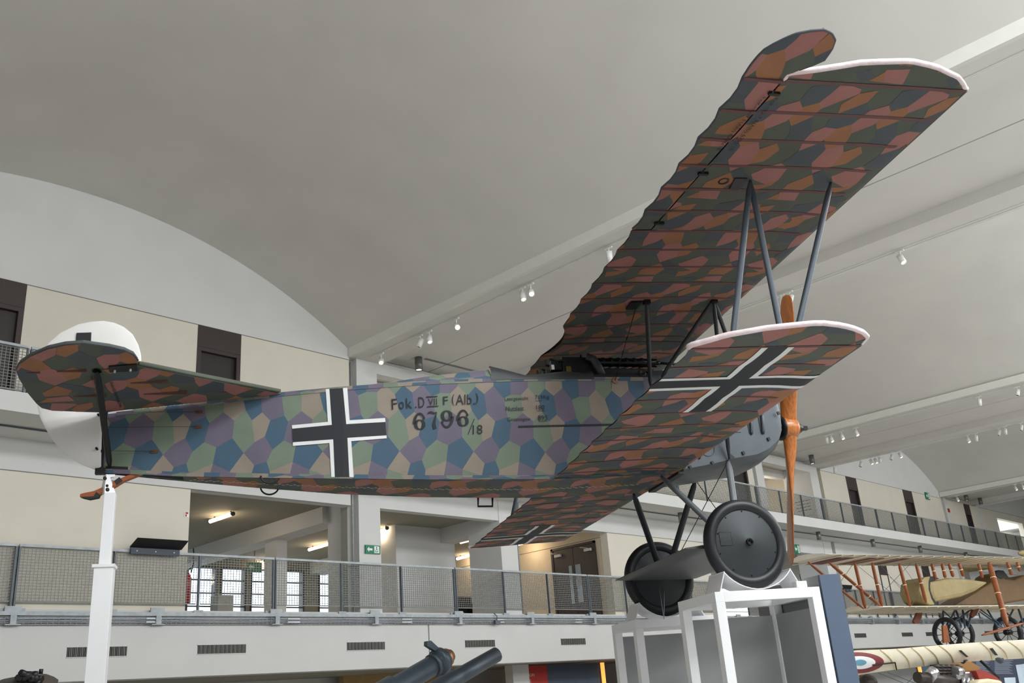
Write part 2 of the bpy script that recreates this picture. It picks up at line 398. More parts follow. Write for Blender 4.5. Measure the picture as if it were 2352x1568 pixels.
MB().box((gx(1210), 19.15, 0), (gx(1254), 19.25, 2.42)).build('red_field', M_red, pn, of)
MB().box((gx(1254)+.002, 19.15, 0), (gx(1374), 19.25, 2.42)).build('blue_field', M_navy, pn, of)
for s_, zz in (('ION', 2.14), ('E', 1.98)):
    mb = MB(); x0 = gx(1211); text_on(mb, s_, (x0, 19.14, zz), (x0+.22*len(s_)/3, 19.14, zz), (x0+.22*len(s_)/3, 19.14, zz+.08), (x0, 19.14, zz+.08), np.array([0, 0, 0])); mb.build('lettering', mat('pale_print', (214, 190, 186), .7), pn, of)
M_led = mat('orange_led', (255, 150, 70), .5, emis=1.5)
t = MB(); t.box((gx(1377), 19.1, 0), (gx(1384), 19.14, 2.42)); thing(t, 'light_strip', M_led, 'vertical orange glowing strip beside the slate blue panel', 'light')
t = MB(); t.box((gx(1571), 18.9, 0), (gx(1592), 19.2, 2.43)); thing(t, 'exhibition_board', M_navy, 'narrow dark blue panel beside the black niche', 'panel')
# far exhibition panels behind the background biplanes
x0, x1 = un((2097, 1480), 1, 17.6)[0], un((2134, 1480), 1, 17.6)[0]
t = MB(); t.box((x0, 17.5, 0), (x1, 17.7, 2.06)); thing(t, 'exhibition_board', mat('panel_blue_grey', (84, 104, 124), .6), 'blue-grey display panel with orange lit edge behind the roundel wing', 'panel')
t = MB(); t.box((x0-.16, 17.45, 0), (x0-.02, 17.55, 2.02)); thing(t, 'light_strip', M_led, 'orange glowing strip at the edge of the blue-grey panel behind the roundel wing', 'light')

# ================================================================ RAILINGS
M_wire = mat('mesh_wire', (120, 122, 120), .5, .4)
def railing(x0, x1, y, zf, ht, nf, label, grp):
    r = empty('railing', ((x0+x1)/2, y, zf), label, 'railing', grp); of = r.location
    zt = zf+ht
    m2 = MB(); m2.box((x0+.02, y-.025, zt-.045), (x1-.02, y+.025, zt)); m2.build('top_rail', M_galv, r, of)
    xs = np.linspace(x0, x1, nf+1)
    for i, x in enumerate(xs):
        xx = x+.03 if i == 0 else (x-.03 if i == nf else x)
        m2 = MB(); m2.box((xx-.016, y-.03, zf-.12), (xx+.016, y+.03, zt-.045)); m2.build('post', M_galvd, r, of)
        if i < nf or True:
            xc_ = xx+.09 if i == 0 else (xx-.09 if i == nf else xx); m2 = MB(); m2.box((xc_-.1, y-.045, zf-.12), (xc_+.1, y-.03, zf-.02)); m2.build('base_plate', M_galv, r, of)
    m2 = MB(); wr = .0045
    for i in range(nf):
        a, b = xs[i]+.05, xs[i+1]-.05; z0, z1 = zf+.1, zt-.07
        n = int(round((b-a)/.066))
        for k in range(n+1):
            x = a+(b-a)*k/n; m2.box((x-wr, y-wr, z0), (x+wr, y+wr, z1))
        n = int(round((z1-z0)/.052))
        for k in range(n+1):
            z = z0+(z1-z0)*k/n; m2.box((a, y-wr*2, z-wr), (b, y-wr*.2, z+wr))
        m2.box((a, y-.012, z0-.012), (b, y+.012, z0+.012))
    m2.build('wire_mesh', M_wire, r, of, kind='stuff')
for i in range(-1, 9):
    x0 = 6.03+5.213*i
    nm = 'leftmost' if i == -1 else ORD[i+1]+' from the left'
    if i == 8: nm = 'rightmost'
    railing(x0, x0+5.213, 17.92, 3.72, 1.09, 3, 'galvanised mesh railing of the lower gallery, %s section' % nm, 'lower gallery railings')
for i in range(-1, 12):
    x0 = 5.36+4.84*i
    nm = 'leftmost' if i == -1 else ('rightmost' if i == 11 else ORD[i+1]+' from the left')
    railing(x0, x0+4.84, 16.42, 7.02, .92, 3, 'steel mesh railing of the upper balcony, %s section' % nm, 'upper balcony railings')
# steel ledge and cable baskets under the lower railing
t = MB(); t.box((0, D-.18, 3.575), (58, D-.13, 3.6)); t.box((0, D-.19, 3.575), (58, D-.18, 3.645))
thing(t, 'steel_ledge', M_galv, 'long galvanised steel angle along the gallery edge', 'ledge', base=(29, D-.1, 3.575))
for j, z in enumerate((3.52, 3.455)):
    r = empty('cable_basket', (29, D-.16, z-.03), '%s galvanised wire cable basket under the gallery railing' % ('upper' if j == 0 else 'lower'), 'cable tray'); of = r.location
    t = MB()
    for dz in (-.025, .0, .025): t.box((0, D-.215, z+dz-.003), (58, D-.209, z+dz+.003))
    for dy in (-.16,): t.box((0, D+dy, z-.03), (58, D+dy+.006, z-.024))
    for k in range(580):
        x = .1*k; t.box((x, D-.215, z-.03), (x+.006, D-.209, z+.03)); t.box((x, D-.215, z-.03), (x+.006, D-.12, z-.026))
    t.build('wires', M_galv, r, of, kind='stuff')
    t = MB(); t.tube([(x, D-.17, z-.015+.004*math.sin(x*3)) for x in np.arange(0, 58, .5)], .012, 6)
    t.build('cable', mat('blue_cable', (40, 60, 110), .5) if j == 0 else M_black, r, of)
    for k in range(18):
        x = 2.2+3.1*k; t = MB(); t.box((x, D-.222, z-.008), (x+.3, D-.205, z+.018)); t.build('coupling', mat('coupling_zinc', (186, 190, 192), .4, .3), r, of)
for k in range(20):
    x = 6.03+2.606*k
    t = MB(); t.box((x-.13, D-.235, 3.41), (x+.13, D-.12, 3.43)); t.box((x-.05, D-.24, 3.43), (x+.05, D-.215, 3.58)); t.add([(x-.13, D-.13, 3.58), (x+.13, D-.13, 3.58), (x+.07, D-.23, 3.5), (x-.07, D-.23, 3.5)], [(0, 1, 2, 3)])
    t.box((x-.14, D-.18, 3.63), (x+.14, D-.15, 3.73))
    thing(t, 'tray_bracket', M_galv, 'galvanised bracket carrying the cable baskets, %d-th along the gallery edge from the left' % (k+1), 'bracket', 'cable basket brackets')
x = un((1137, 1408), 1, D-.2)[0]
t = MB(); t.box((x-.09, D-.29, 3.41), (x+.09, D-.225, 3.5)); t.tube([(x, D-.25, 3.5), (x+.02, D-.25, 3.6), (x-.06, D-.22, 3.68)], .012, 6)
thing(t, 'junction_box', M_galvd, 'small grey junction box on the cable baskets below the sofa', 'box')
# ---- ventilation grilles in the fascia
M_slat = mat('grille_slat', (104, 102, 98), .5, .3)
vents = [(7.02, 8.11), (9.52, 10.58), (13.09, 14.15), (16.66, 17.70), (20.24, 21.28), (23.79, 24.85), (38.13, 39.19), (42.74, 43.9), (45.39, 46.5), (52.98, 54.1)]
for i, (a, b) in enumerate(vents):
    lb = 'ventilation grille in the white fascia, %s from the left' % ORD[i]
    r = empty('ventilation_grille', ((a+b)/2, D-.12, 2.86), lb, 'vent', 'ventilation grilles in the fascia'); of = r.location
    t = MB(); t.box((a, D-.122, 2.87), (b, D-.118, 3.04)); t.build('backing', M_dk, r, of)
    t = MB(); n = 34
    for k in range(n):
        x = a+(b-a)*(k+.5)/n; w_ = .007+.004*((k*7) % 3); t.box((x-w_/1.3, D-.132, 2.87), (x+w_/1.3, D-.12, 3.04))
    t.build('slats', M_slat, r, of, kind='stuff')
    t = MB()
    for z in (2.86, 3.04): t.box((a-.01, D-.136, z-.006), (b+.01, D-.12, z+.006))
    t.build('grille_frame', M_grey, r, of)

# ================================================================ LAMPS AND SIGNS
M_lens = mat('lamp_lens', (255, 226, 190), .3, emis=3.0); M_lensb = mat('bright_lamp_lens', (255, 214, 160), .3, emis=30.0)
M_tube = mat('fluorescent_tube', (255, 226, 190), .3, emis=4.0)
def spot(x, y, z, aim, label, lit, grp='track spotlights'):
    r = empty('track_spotlight', (x, y, z), label, 'spotlight', grp); of = r.location
    t = MB(); t.box((x-.025, y-.09, z-.03), (x+.025, y+.09, z)); t.build('adapter', M_white, r, of)
    t = MB(); t.tube([(x, y, z-.02), (x, y, z-.12)], .014, 6); t.build('stem', M_white, r, of)
    d = np.array(aim, float); d /= np.linalg.norm(d); c = np.array([x, y, z-.2])
    t = MB(); t.lathe(c, d, [(-.11, 0), (-.11, .062), (.11, .066), (.11, .052), (.085, .05)], 14); t.build('lamp_head', M_white, r, of)
    t = MB(); t.lathe(c, d, [(.088, 0), (.088, .05)], 14); t.build('lens', lit if lit else M_dk, r, of)
def track(x, z, y0, y1, label):
    t = MB(); t.box((x-.02, y0, z-.02), (x-.01, y1, z)); t.box((x+.01, y0, z-.02), (x+.02, y1, z)); t.box((x-.01, y0, z-.008), (x+.01, y1, z)); thing(t, 'lighting_track', M_white, label, 'track', base=(x, (y0+y1)/2, z-.03))
c1 = lambda x, y: (1830+x*.2219, 840+y*.2219)
rows = [(13.78, [(853, 806), (950, 766), (964, 754), (1034, 727), (1184, 655), (1200, 645), (1381, 561)], [2, 0, 1, 3, 1, 2, 0], 'first'),
        (18.98, [(1785, 673), (1809, 668), (2062, 573)], [0, 0, 1], 'second'),
        (32.7, [c1(235, 698), c1(280, 685), c1(385, 655), c1(540, 618), c1(1820, 290), c1(2210, 185), c1(2315, 165)], [0, 1, 1, 1, 0, 0, 0], 'third'),
        (38.1, [c1(335, 1020), c1(615, 960), c1(725, 935), c1(775, 925), c1(815, 915), c1(930, 885), c1(1025, 865), c1(1735, 705), c1(1815, 685), c1(2050, 630), c1(2118, 615), c1(2278, 575)], [0, 0, 1, 1, 0, 0, 1, 1, 0, 0, 0, 0], 'fourth'),
        (51.95, [c1(1628, 1335), c1(2235, 1220), c1(2325, 1210)], [1, 1, 1], 'fifth')]
aims = [(-.3, -.5, -1), (.4, -.3, -1), (-.8, -.4, -.5), (-.5, -.9, -.7)]
tk_y = {13.78: [(1.5, 6.2), (7.0, 10.2), (10.8, 17.6)]}
for x, L_, st, nm in rows:
    for j, (p, s_) in enumerate(zip(L_, st)):
        P = un(p, 0, x); z = 9.84
        # height is fixed by the track; place along y where the lamp appears
        P = un(p, 2, z); y = P[1]
        aim = aims[3] if s_ == 3 else ((-.55, -.6, -.8) if s_ == 2 else ((-.2, -.35, -1) if s_ == 1 else (.35*(-1)**j, .3, -1)))
        spot(x, y, z, aim, 'white track spotlight, %s from the left on the %s ceiling track' % (ORD[j], nm)+(', glaring' if s_ == 3 else ''), {0: None, 1: M_lens, 2: M_lens, 3: M_lensb}[s_])
    track(x, 9.878, -2 if x < 20 else 1, 17.7, 'long lighting track, %s from the left across the ceiling' % nm)
M_cyl = mat('grey_downlight', (120, 122, 120), .4, .5)
def downlight(x, y, z, label, s=1.):
    r = empty('downlight', (x, y, z-.27*s), label, 'lamp', 'cylindrical downlights'); of = r.location
    t = MB(); t.lathe((x, y, z), (0, 0, -1), [(0, 0), (0, .075*s), (.26*s, .075*s), (.26*s, .06*s), (.24*s, .058*s)], 18); t.build('housing', M_cyl, r, of)
    t = MB(); t.lathe((x, y, z), (0, 0, -1), [(.245*s, 0), (.245*s, .06*s)], 18); t.build('lens', M_lens, r, of)
P = un((961, 821), 2, 10.12); downlight(P[0], P[1], 10.12, 'grey cylindrical downlight under the flat ceiling beside the first vault', 1.35)
for p, lb in ((c1(148, 930), 'above the sign pier at the balcony'), (c1(1745, 1330), 'left of two over the far balcony door'), (c1(1893, 1370), 'right of two over the far balcony door')):
    P = un(p, 2, 10.1); downlight(P[0], P[1], 10.12, 'grey cylindrical downlight '+lb, 1.4)
for j, p in enumerate(((1546, 1181), (1869, 1223), (1994, 1240), (2103, 1255), (2192, 1272))):
    P = un(p, 2, 6.73); downlight(P[0], 16.9, 6.73, 'steel downlight under the balcony slab, %s from the left' % ORD[j], 1.15)
t = MB(); t.tube([(-2, 17.2, 6.71), (56, 17.2, 6.71)], .012, 6); t.tube([(-2, 17.24, 6.71), (56, 17.24, 6.71)], .01, 6)
thing(t, 'cable_run', M_galvd, 'thin cable pipes along the underside of the balcony', 'cable', base=(27, 17.2, 6.7))
q0 = un((974, 825), 2, 10.1); q1 = un((1095, 858), 2, 10.1)
t = MB(); t.tube([(q0[0], q0[1], 10.11), (q0[0]+3.0, q0[1], 10.11)], .007, 6); t.tube([(q0[0], q0[1]-.06, 10.11), (q0[0]+3.0, q0[1]-.06, 10.11)], .007, 6)
thing(t, 'cable_run', M_galvd, 'pair of thin conduits running right from the ceiling downlight', 'cable')
# fluorescent tubes of the lower gallery
for j, (p, q, lb) in enumerate((((483, 1197), (533, 1180), 'left, near the gallery ceiling edge'), ((710, 1262), (760, 1247), 'before the inner pier'), ((868, 1224), (888, 1213), 'half hidden behind the arrow sign pier'),
                      ((1058, 1245), (1104, 1233), 'above the bench area'), ((1050, 1283), (1090, 1272), 'lower of two above the bench area'), ((1188, 1250), (1217, 1242), 'before the brown double door'), ((598, 1292), (608, 1288), 'short one far back at the windows'))):
    zz = 6.27; A = un(p, 2, zz); B = un(q, 2, zz)
    r = empty('tube_light', (A+B)/2, 'glowing fluorescent tube in the gallery, '+lb, 'lamp', 'gallery tube lights'); of = r.location
    t = MB(); t.tube([A, B], .05, 8); t.build('tube', M_tube, r, of)
    d = (B-A)/np.linalg.norm(B-A)
    for a_, b_ in ((A-d*.05, A), (B, B+d*.06)): t = MB(); t.tube([a_, b_], .055, 8); t.build('end_cap', M_galvd, r, of)
    for a_ in (A+d*min(.2, .3*np.linalg.norm(B-A)), B-d*.05): t = MB(); t.tube([a_, a_+np.array([0, 0, .08])], .02, 6); t.build('hanger', M_galvd, r, of)
    l = bpy.data.lights.new('tube', 'POINT'); l.energy = 16; l.color = (1, .78, .52); l.shadow_soft_size = .15
    o = bpy.data.objects.new('tube_glow', l); COL.objects.link(o); o.location = (A+B)/2-np.array([0, 0, .12])
t = MB()
for j, p in enumerate(((1772, 1088), (2323, 1205))):
    y = 19.75 if j == 0 else 19.5; P = un(p, 1, y)
    t = MB(); t.tube([(P[0]-.22, y, P[2]), (P[0]+.22, y, P[2])], .06, 8); thing(t, 'tube_light', M_tube, 'short glowing tube light in the %s balcony recess' % ('middle' if j == 0 else 'far right'), 'lamp')

for lx, ly in ((36.0, 20.0), (61.5, 19.8), (16.5, 20.3)):  # unseen point fills added to brighten the balcony recesses
    l = bpy.data.lights.new('recess_lamp', 'POINT'); l.energy = 34; l.color = (1, .9, .76); l.shadow_soft_size = .2
    o = bpy.data.objects.new('recess_lamp', l); COL.objects.link(o); o.location = (lx, ly, 9.2)
M_sg = mat('exit_green', (20, 120, 84), .5); M_sw = mat('sign_white', (232, 240, 236), .5)
def sign(c, wd, ht, label, arrow=True, tilt=0, axis='y', man=True):
    """green sign facing the hall; wd along x"""
    x, y, z = c; r = empty('exit_sign', (x, y, z-ht/2), label, 'sign'); of = r.location
    t = MB(); t.box((x-wd/2, y, z-ht/2), (x+wd/2, y+.03, z+ht/2)); t.build('plate', M_sg, r, of)
    t = MB(); e = y-.003; h = ht*.5
    def pl(pts): t.poly([(x+a*wd, e, z+b*ht) for a, b in pts])
    if arrow: pl([(-.4, 0), (-.26, -.32), (-.26, -.12), (-.04, -.12), (-.04, .12), (-.26, .12), (-.26, .32)])
    if man:
        pl([(.08, -.4), (.42, -.4), (.42, .4), (.08, .4)])
    t.build('pictogram', M_sw, r, of)
    if man:
        t = MB(); f_ = y-.006
        def q(pts): t.poly([(x+a*wd, f_, z+b*ht) for a, b in pts])
        q([(.2, .2), (.27, .2), (.27, .34), (.2, .34)]); q([(.2, -.05), (.25, -.05), (.25, .18), (.2, .18)]); q([(.25, .02), (.33, .02), (.33, .07), (.25, .07)]); q([(.16, -.3), (.3, -.3), (.33, -.1), (.29, -.1), (.27, -.24), (.19, -.24), (.17, -.05), (.13, -.1)])
        t.build('figure', M_sg, r, of)
P = un((855, 1262), 1, D-.01); sign((P[0], D-.04, P[2]), .44, .2, 'green arrow sign with wheelchair pictogram on the grey pier')
P = un((801, 1174), 1, 18.7); sign((P[0], 18.7, P[2]), .34, .3, 'green exit sign hanging left of the grey pier')
t = MB(); t.tube([(P[0], 18.72, P[2]+.15), (P[0], 18.72, 6.35)], .01, 6); thing(t, 'hanger_rod', M_galvd, 'thin rod holding the exit sign left of the grey pier', 'rod')
P = un((585, 1302), 1, 25.5); sign((P[0], 25.5, P[2]), .5, .3, 'green exit sign far back before the gallery windows', man=False)
t = MB(); t.tube([(P[0], 25.52, P[2]+.15), (P[0], 25.52, 6.35)], .01, 6); thing(t, 'hanger_rod', M_galvd, 'thin rod holding the exit sign far back before the windows', 'rod')
P = un(c1(1348, 1348), 1, D-.01); sign((P[0], D-.05, P[2]), .5, .36, 'small green exit sign on the cream wall right of the balcony doors')
P = un((1794, 1056), 1, 19.3); sign((P[0], 19.3, P[2]), .5, .36, 'green exit sign in the middle balcony recess', man=False)
P = un((1829, 1261), 1, D-.01); sign((P[0], D-.05, P[2]), .45, .36, 'green exit sign under the balcony right of the airscrew tip')
# text notice on the pier side
r = empty('wall_notice', (37.14, 18.6, 8.1), 'white notice with small black lines on the side of the balcony pier', 'sign'); of = r.location
a, b = un((1840, 1132), 0, 37.14), un((1863, 1127), 0, 37.14)
t = MB(); y0, y1 = 18.15, 18.95; t.box((37.12, y0, 7.85), (37.149, y1, 8.55)); t.build('sheet', M_grey, r, of)
t = MB()
for k in range(4): t.box((37.112, y0+.05, 8.45-.13*k), (37.121, y1-.05-.1*(k % 2), 8.47-.13*k))
t.build('lettering', M_black, r, of)
# small red and white labels
for j, (p, y) in enumerate((((429, 1181), D-.01),)):
    P = un(p, 1, D-.012); r = empty('wall_label', (P[0], D, P[2]), 'small white sticker with red signs at the corner of the gallery wall', 'sign'); of = r.location
    t = MB(); t.box((P[0]-.05, D-.012, P[2]-.055), (P[0]+.05, D-.002, P[2]+.055)); t.build('sheet', M_sw, r, of)
    t = MB(); t.box((P[0]-.03, D-.015, P[2]-.045), (P[0]+.0, D-.012, P[2]-.0)); t.box((P[0]-.03, D-.015, P[2]+.01), (P[0]+.03, D-.012, P[2]+.045)); t.build('print', M_red, r, of)
P = un(c1(1573, 1495), 1, D-.01); t = MB(); t.box((P[0]-.12, D-.03, P[2]-.1), (P[0]+.12, D-.002, P[2]+.1)); thing(t, 'call_point', M_red, 'small red fire call point on the cream wall left of the far door', 'alarm')
# fire extinguisher at the first opening
P = un((431, 1350), 1, 18.4); x, y, z = P[0]+.02, 18.45, 3.9
r = empty('fire_extinguisher', (x, y, 3.69), 'red fire extinguisher hung at the edge of the gallery wall', 'extinguisher'); of = r.location
t = MB(); t.lathe((x, y, z), (0, 0, 1), [(0, 0), (0, .075), (.5, .075), (.56, .04), (.6, .03), (.6, 0)], 16); t.build('cylinder', mat('extinguisher_red', (170, 24, 34), .35), r, of)
t = MB(); t.tube([(x, y, z+.6), (x, y, z+.66), (x+.06, y, z+.7)], .018, 6); t.tube([(x+.05, y-.03, z+.6), (x+.09, y-.06, z+.85), (x+.06, y-.06, z+1.1)], .012, 6); t.build('hose', M_black, r, of)
t = MB(); t.box((x-.03, y+.02, 3.69), (x+.03, y+.09, z+.4)); t.build('stand', M_black, r, of)
# bench, picture, carton
P0 = un((1062, 1392), 1, 24.0)
P0 = un((1062, 1385), 0, 22.4); P1_ = un((1128, 1375), 0, 22.4)
ya, yb = P1_[1], P0[1]; zs_ = P1_[2]
r = empty('bench', (22.5, (ya+yb)/2, 3.69), 'dark low sofa behind the railing under the white sheet', 'sofa'); of = r.location
t = MB(); t.box((22.0, ya-.6, 3.95), (22.6, yb, 4.25)); t.build('seat', M_black, r, of, bevel=.03)
t = MB(); t.box((22.6, ya-.6, 3.95), (22.85, yb, zs_)); t.build('backrest', M_black, r, of, bevel=.03)
t = MB(); t.box((22.0, yb, 3.95), (22.85, yb+.18, zs_+.25)); t.build('armrest', M_black, r, of, bevel=.03)
for q in (ya-.5, yb+.08):
    for q2 in (22.06, 22.74): t = MB(); t.box((q2, q-.03, 3.69), (q2+.06, q+.03, 3.95)); t.build('leg', M_black, r, of)
P = un((1115, 1341), 0, 22.93); t = MB(); t.box((22.925, P[1]-.2, P[2]-.22), (22.945, P[1]+.2, P[2]+.22)); thing(t, 'wall_sheet', M_sw, 'white paper sheet on the warm wall above the sofa', 'notice')
P = un((512, 1378), 1, 23.5); t = MB(); t.box((P[0]-.25, 23.3, 3.69), (P[0]+.2, 23.7, un((512, 1368), 1, 23.5)[2])); thing(t, 'display_box', mat('box_grey', (170, 168, 164), .7), 'pale grey box standing before the gallery windows', 'box')
# lectern-like info boards on the railings
def info_board(px_tl, px_tr, px_br, px_bl, y, label):
    tl, tr = un(px_tl, 1, y-.35), un(px_tr, 1, y-.35); br, bl = un(px_br, 1, y), un(px_bl, 1, y)
    z1 = (tl[2]+tr[2])/2; z0 = (bl[2]+br[2])/2
    r = empty('info_board', ((bl[0]+br[0])/2, y, z0-.12), label, 'sign'); of = r.location
    t = MB(); x0, x1 = bl[0], br[0]
    t.prism([(x0-.03, y-.03, z0), (x1+.03, y-.03, z0), (tr[0], y-.35, z1), (tl[0], y-.35, z1)], (0, .008, .012)); t.build('board', M_black, r, of)
    t = MB(); t.box((x0, y-.02, z0-.12), (x1, y+.035, z0+.01)); pl = t.build('bracket', mat('slate_metal', (58, 64, 78), .5), r, of)
    for k in range(3):
        xx = x0+(x1-x0)*(.12+.38*k); t = MB(); t.lathe((xx, y-.021, z0-.06), (0, -1, 0), [(0, .014), (.008, .012), (.01, 0)], 8); t.build('screw', M_white, pl)
info_board((316, 1237), (433, 1241), (412, 1262), (300, 1258), 17.86, 'black tilted reading board on the lower railing beside the white support post')
P = un((1947, 1349), 1, 17.86)
info_board((1934, 1343), (1958, 1344), (1954, 1352), (1936, 1351), 17.86, 'small black tilted reading board on the railing behind the blue panel')
# ================================================================ LOZENGE FABRIC (printed cells as real faces)
def clip(sub, cl):
    out = sub; n = len(cl)
    for i in range(n):
        ax, ay = cl[i]; bx, by = cl[(i+1) % n]; ex, ey = bx-ax, by-ay; inp = out; out = []
        if not inp: return []
        d = [ex*(p[1]-ay)-ey*(p[0]-ax) for p in inp]
        for k in range(len(inp)):
            p, q = inp[k-1], inp[k]; dp, dq = d[k-1], d[k]
            if dq >= 0:
                if dp < 0: t = dp/(dp-dq); out.append((p[0]+(q[0]-p[0])*t, p[1]+(q[1]-p[1])*t))
                out.append(q)
            elif dp >= 0: t = dp/(dp-dq); out.append((p[0]+(q[0]-p[0])*t, p[1]+(q[1]-p[1])*t))
    return out
def par(p): return sum(p[i-1][0]*p[i][1]-p[i][0]*p[i-1][1] for i in range(len(p)))/2
def ccw(p): return p if par(p) > 0 else p[::-1]
# the printed repeat, in metres on the fuselage side (from the cloth as it hangs there)
c5f = lambda p: (880+p[0]*.178571, 860+p[1]*.178571)
TILE = [(1, [(1165, 990), (1280, 860), (1395, 795), (1500, 960), (1445, 1105), (1305, 1145)]), (3, [(1165, 990), (1305, 1145), (1270, 1300), (1022, 1215)]),
 (0, [(1022, 1215), (1270, 1300), (1262, 1420), (1025, 1420)]), (2, [(1305, 1145), (1445, 1105), (1493, 1230), (1485, 1420), (1262, 1420), (1270, 1300)]),
 (0, [(1500, 960), (1620, 850), (1765, 920), (1750, 1118), (1493, 1230), (1445, 1105)]), (3, [(1493, 1230), (1750, 1118), (1710, 1420), (1485, 1420)]),
 (1, [(1750, 1118), (1955, 1230), (1955, 1420), (1710, 1420)]), (2, [(1765, 920), (1935, 815), (2085, 1000), (1955, 1230), (1750, 1118)]),
 (1, [(1795, 495), (1930, 600), (1935, 815), (1765, 920), (1620, 850), (1650, 620)]), (0, [(1225, 590), (1280, 860), (1165, 990), (1020, 800), (1015, 590), (1140, 460)]),
 (3, [(1335, 495), (1440, 600), (1395, 795), (1280, 860), (1225, 590)]), (2, [(1440, 600), (1600, 545), (1650, 620), (1620, 850), (1500, 960), (1395, 795)]),
 (2, [(1185, 155), (1300, 250), (1335, 495), (1225, 590), (1140, 460), (1085, 270)]), (3, [(960, 145), (1085, 270), (1140, 460), (1015, 590), (885, 475), (865, 240)]),
 (1, [(1300, 250), (1420, 145), (1545, 300), (1600, 545), (1440, 600), (1335, 495)]), (0, [(1640, 260), (1775, 270), (1795, 495), (1650, 620), (1600, 545), (1545, 300)]),
 (2, [(1420, 145), (1410, -60), (1630, -60), (1640, 260), (1545, 300)]), (1, [(1630, -60), (1865, -60), (1865, 180), (1775, 270), (1640, 260)]),
 (0, [(1865, -60), (2100, -60), (2100, 175), (1990, 270), (1865, 180)]), (3, [(1175, -60), (1410, -60), (1420, 145), (1300, 250), (1185, 155)])]
A_ = Sf(c5f((1165, 990))); B_ = Sf(c5f((2085, 1000))); PER = B_[0]-A_[0]; DZ = (B_[2]-A_[2])/PER
def s2(p): P = Sf(c5f(p)); return [P[0], P[2]-DZ*(P[0]-A_[0])]
keys = []; cellsT = []
for colr, pts in TILE:
    q = []
    for p in pts:
        x, z = s2(p); k = round((x-A_[0])/PER-.5)
        for kx, kz, idx in keys:
            dx = ((x-kx)/PER+.5) % 1-.5
            if abs(dx*PER) < .022 and abs(z-kz) < .03: x = x-dx*PER; z = kz; break
        else: keys.append((x, z, 0))
        q.append((x, z))
    cellsT.append((colr, ccw(q)))
FUS_CELLS = [(c, [(x+k*PER, z+DZ*(x+k*PER-A_[0])) for x, z in p]) for k in range(-9, 4) for c, p in cellsT]
# voronoi version of the same repeat for the other surfaces
seeds = [(c, sum(p[0] for p in q)/len(q), sum(p[1] for p in q)/len(q)) for c, q in cellsT if True]
seeds = [(c, x, z) for c, x, z in seeds]
HT = .98
def voro():
    base = [(c, (x-A_[0]) % PER, (z+.56) % HT) for c, x, z in seeds]
    allp = [(x+i*PER, y+j*HT) for c, x, y in base for i in (-1, 0, 1) for j in (-1, 0, 1)]
    out = []
    for c, x, y in base:
        poly = [(x-.5, y-.5), (x+.5, y-.5), (x+.5, y+.5), (x-.5, y+.5)]
        for (px, py) in allp:
            dx, dy = px-x, py-y; d2 = dx*dx+dy*dy
            if d2 < 1e-6 or d2 > 1: continue
            mx_, my = x+dx/2, y+dy/2
            # keep side containing (x,y)
            a = (mx_+dy*5, my-dx*5); b = (mx_-dy*5, my+dx*5)
            e = (b[0]-a[0])*(y-a[1])-(b[1]-a[1])*(x-a[0])
            if e < 0: a, b = b, a
            res = []; ex, ey = b[0]-a[0], b[1]-a[1]
            d = [ex*(p[1]-a[1])-ey*(p[0]-a[0]) for p in poly]
            for k in range(len(poly)):
                p, q = poly[k-1], poly[k]; dp, dq = d[k-1], d[k]
                if dq >= 0:
                    if dp < 0: t = dp/(dp-dq); res.append((p[0]+(q[0]-p[0])*t, p[1]+(q[1]-p[1])*t))
                    res.append(q)
                elif dp >= 0: t = dp/(dp-dq); res.append((p[0]+(q[0]-p[0])*t, p[1]+(q[1]-p[1])*t))
            poly = res
        out.append((c, ccw(poly)))
    return out
VOR = voro()
def lattice(x0, x1, y0, y1, sx=1., sy=1., ox=0., oy=0., shear=0., remap=None):
    """copies of the repeat covering the box; returns coloured polygons"""
    res = []; P, H = PER*sx, HT*sy
    for i in range(int(math.floor((x0-ox)/P))-2, int(math.ceil((x1-ox)/P))+2):
        for j in range(int(math.floor((y0-oy)/H))-2, int(math.ceil((y1-oy)/H))+2):
            for c, p in VOR:
                q = [((a*sx+i*P+ox)+shear*(b*sy+j*H), b*sy+j*H+oy) for a, b in p]
                xs_ = [t[0] for t in q]; ys_ = [t[1] for t in q]
                if max(xs_) < x0 or min(xs_) > x1 or max(ys_) < y0 or min(ys_) > y1: continue
                res.append((c if remap is None else remap[c], ccw(q)))
    return res
def camo(mb, quads, cells, f3, smooth=True):
    """cut the printed cells by the surface's panels and lift every vertex onto the surface"""
    bb = [(min(p[0] for p in q), max(p[0] for p in q), min(p[1] for p in q), max(p[1] for p in q)) for c, q in cells]
    mb.smooth = smooth
    for qd in quads:
        qd = ccw(list(qd)); a0 = min(p[0] for p in qd); a1 = max(p[0] for p in qd); b0 = min(p[1] for p in qd); b1 = max(p[1] for p in qd)
        if abs(par(qd)) < 1e-7: continue
        for (c, q), (u0, u1, v0, v1) in zip(cells, bb):
            if u1 < a0 or u0 > a1 or v1 < b0 or v0 > b1: continue
            r = clip(q, qd)
            if len(r) >= 3 and abs(par(r)) > 2e-7:
                mb.cur = c; mb.add([f3(x, y) for x, y in r], [tuple(range(len(r)))])
    mb.smooth = False

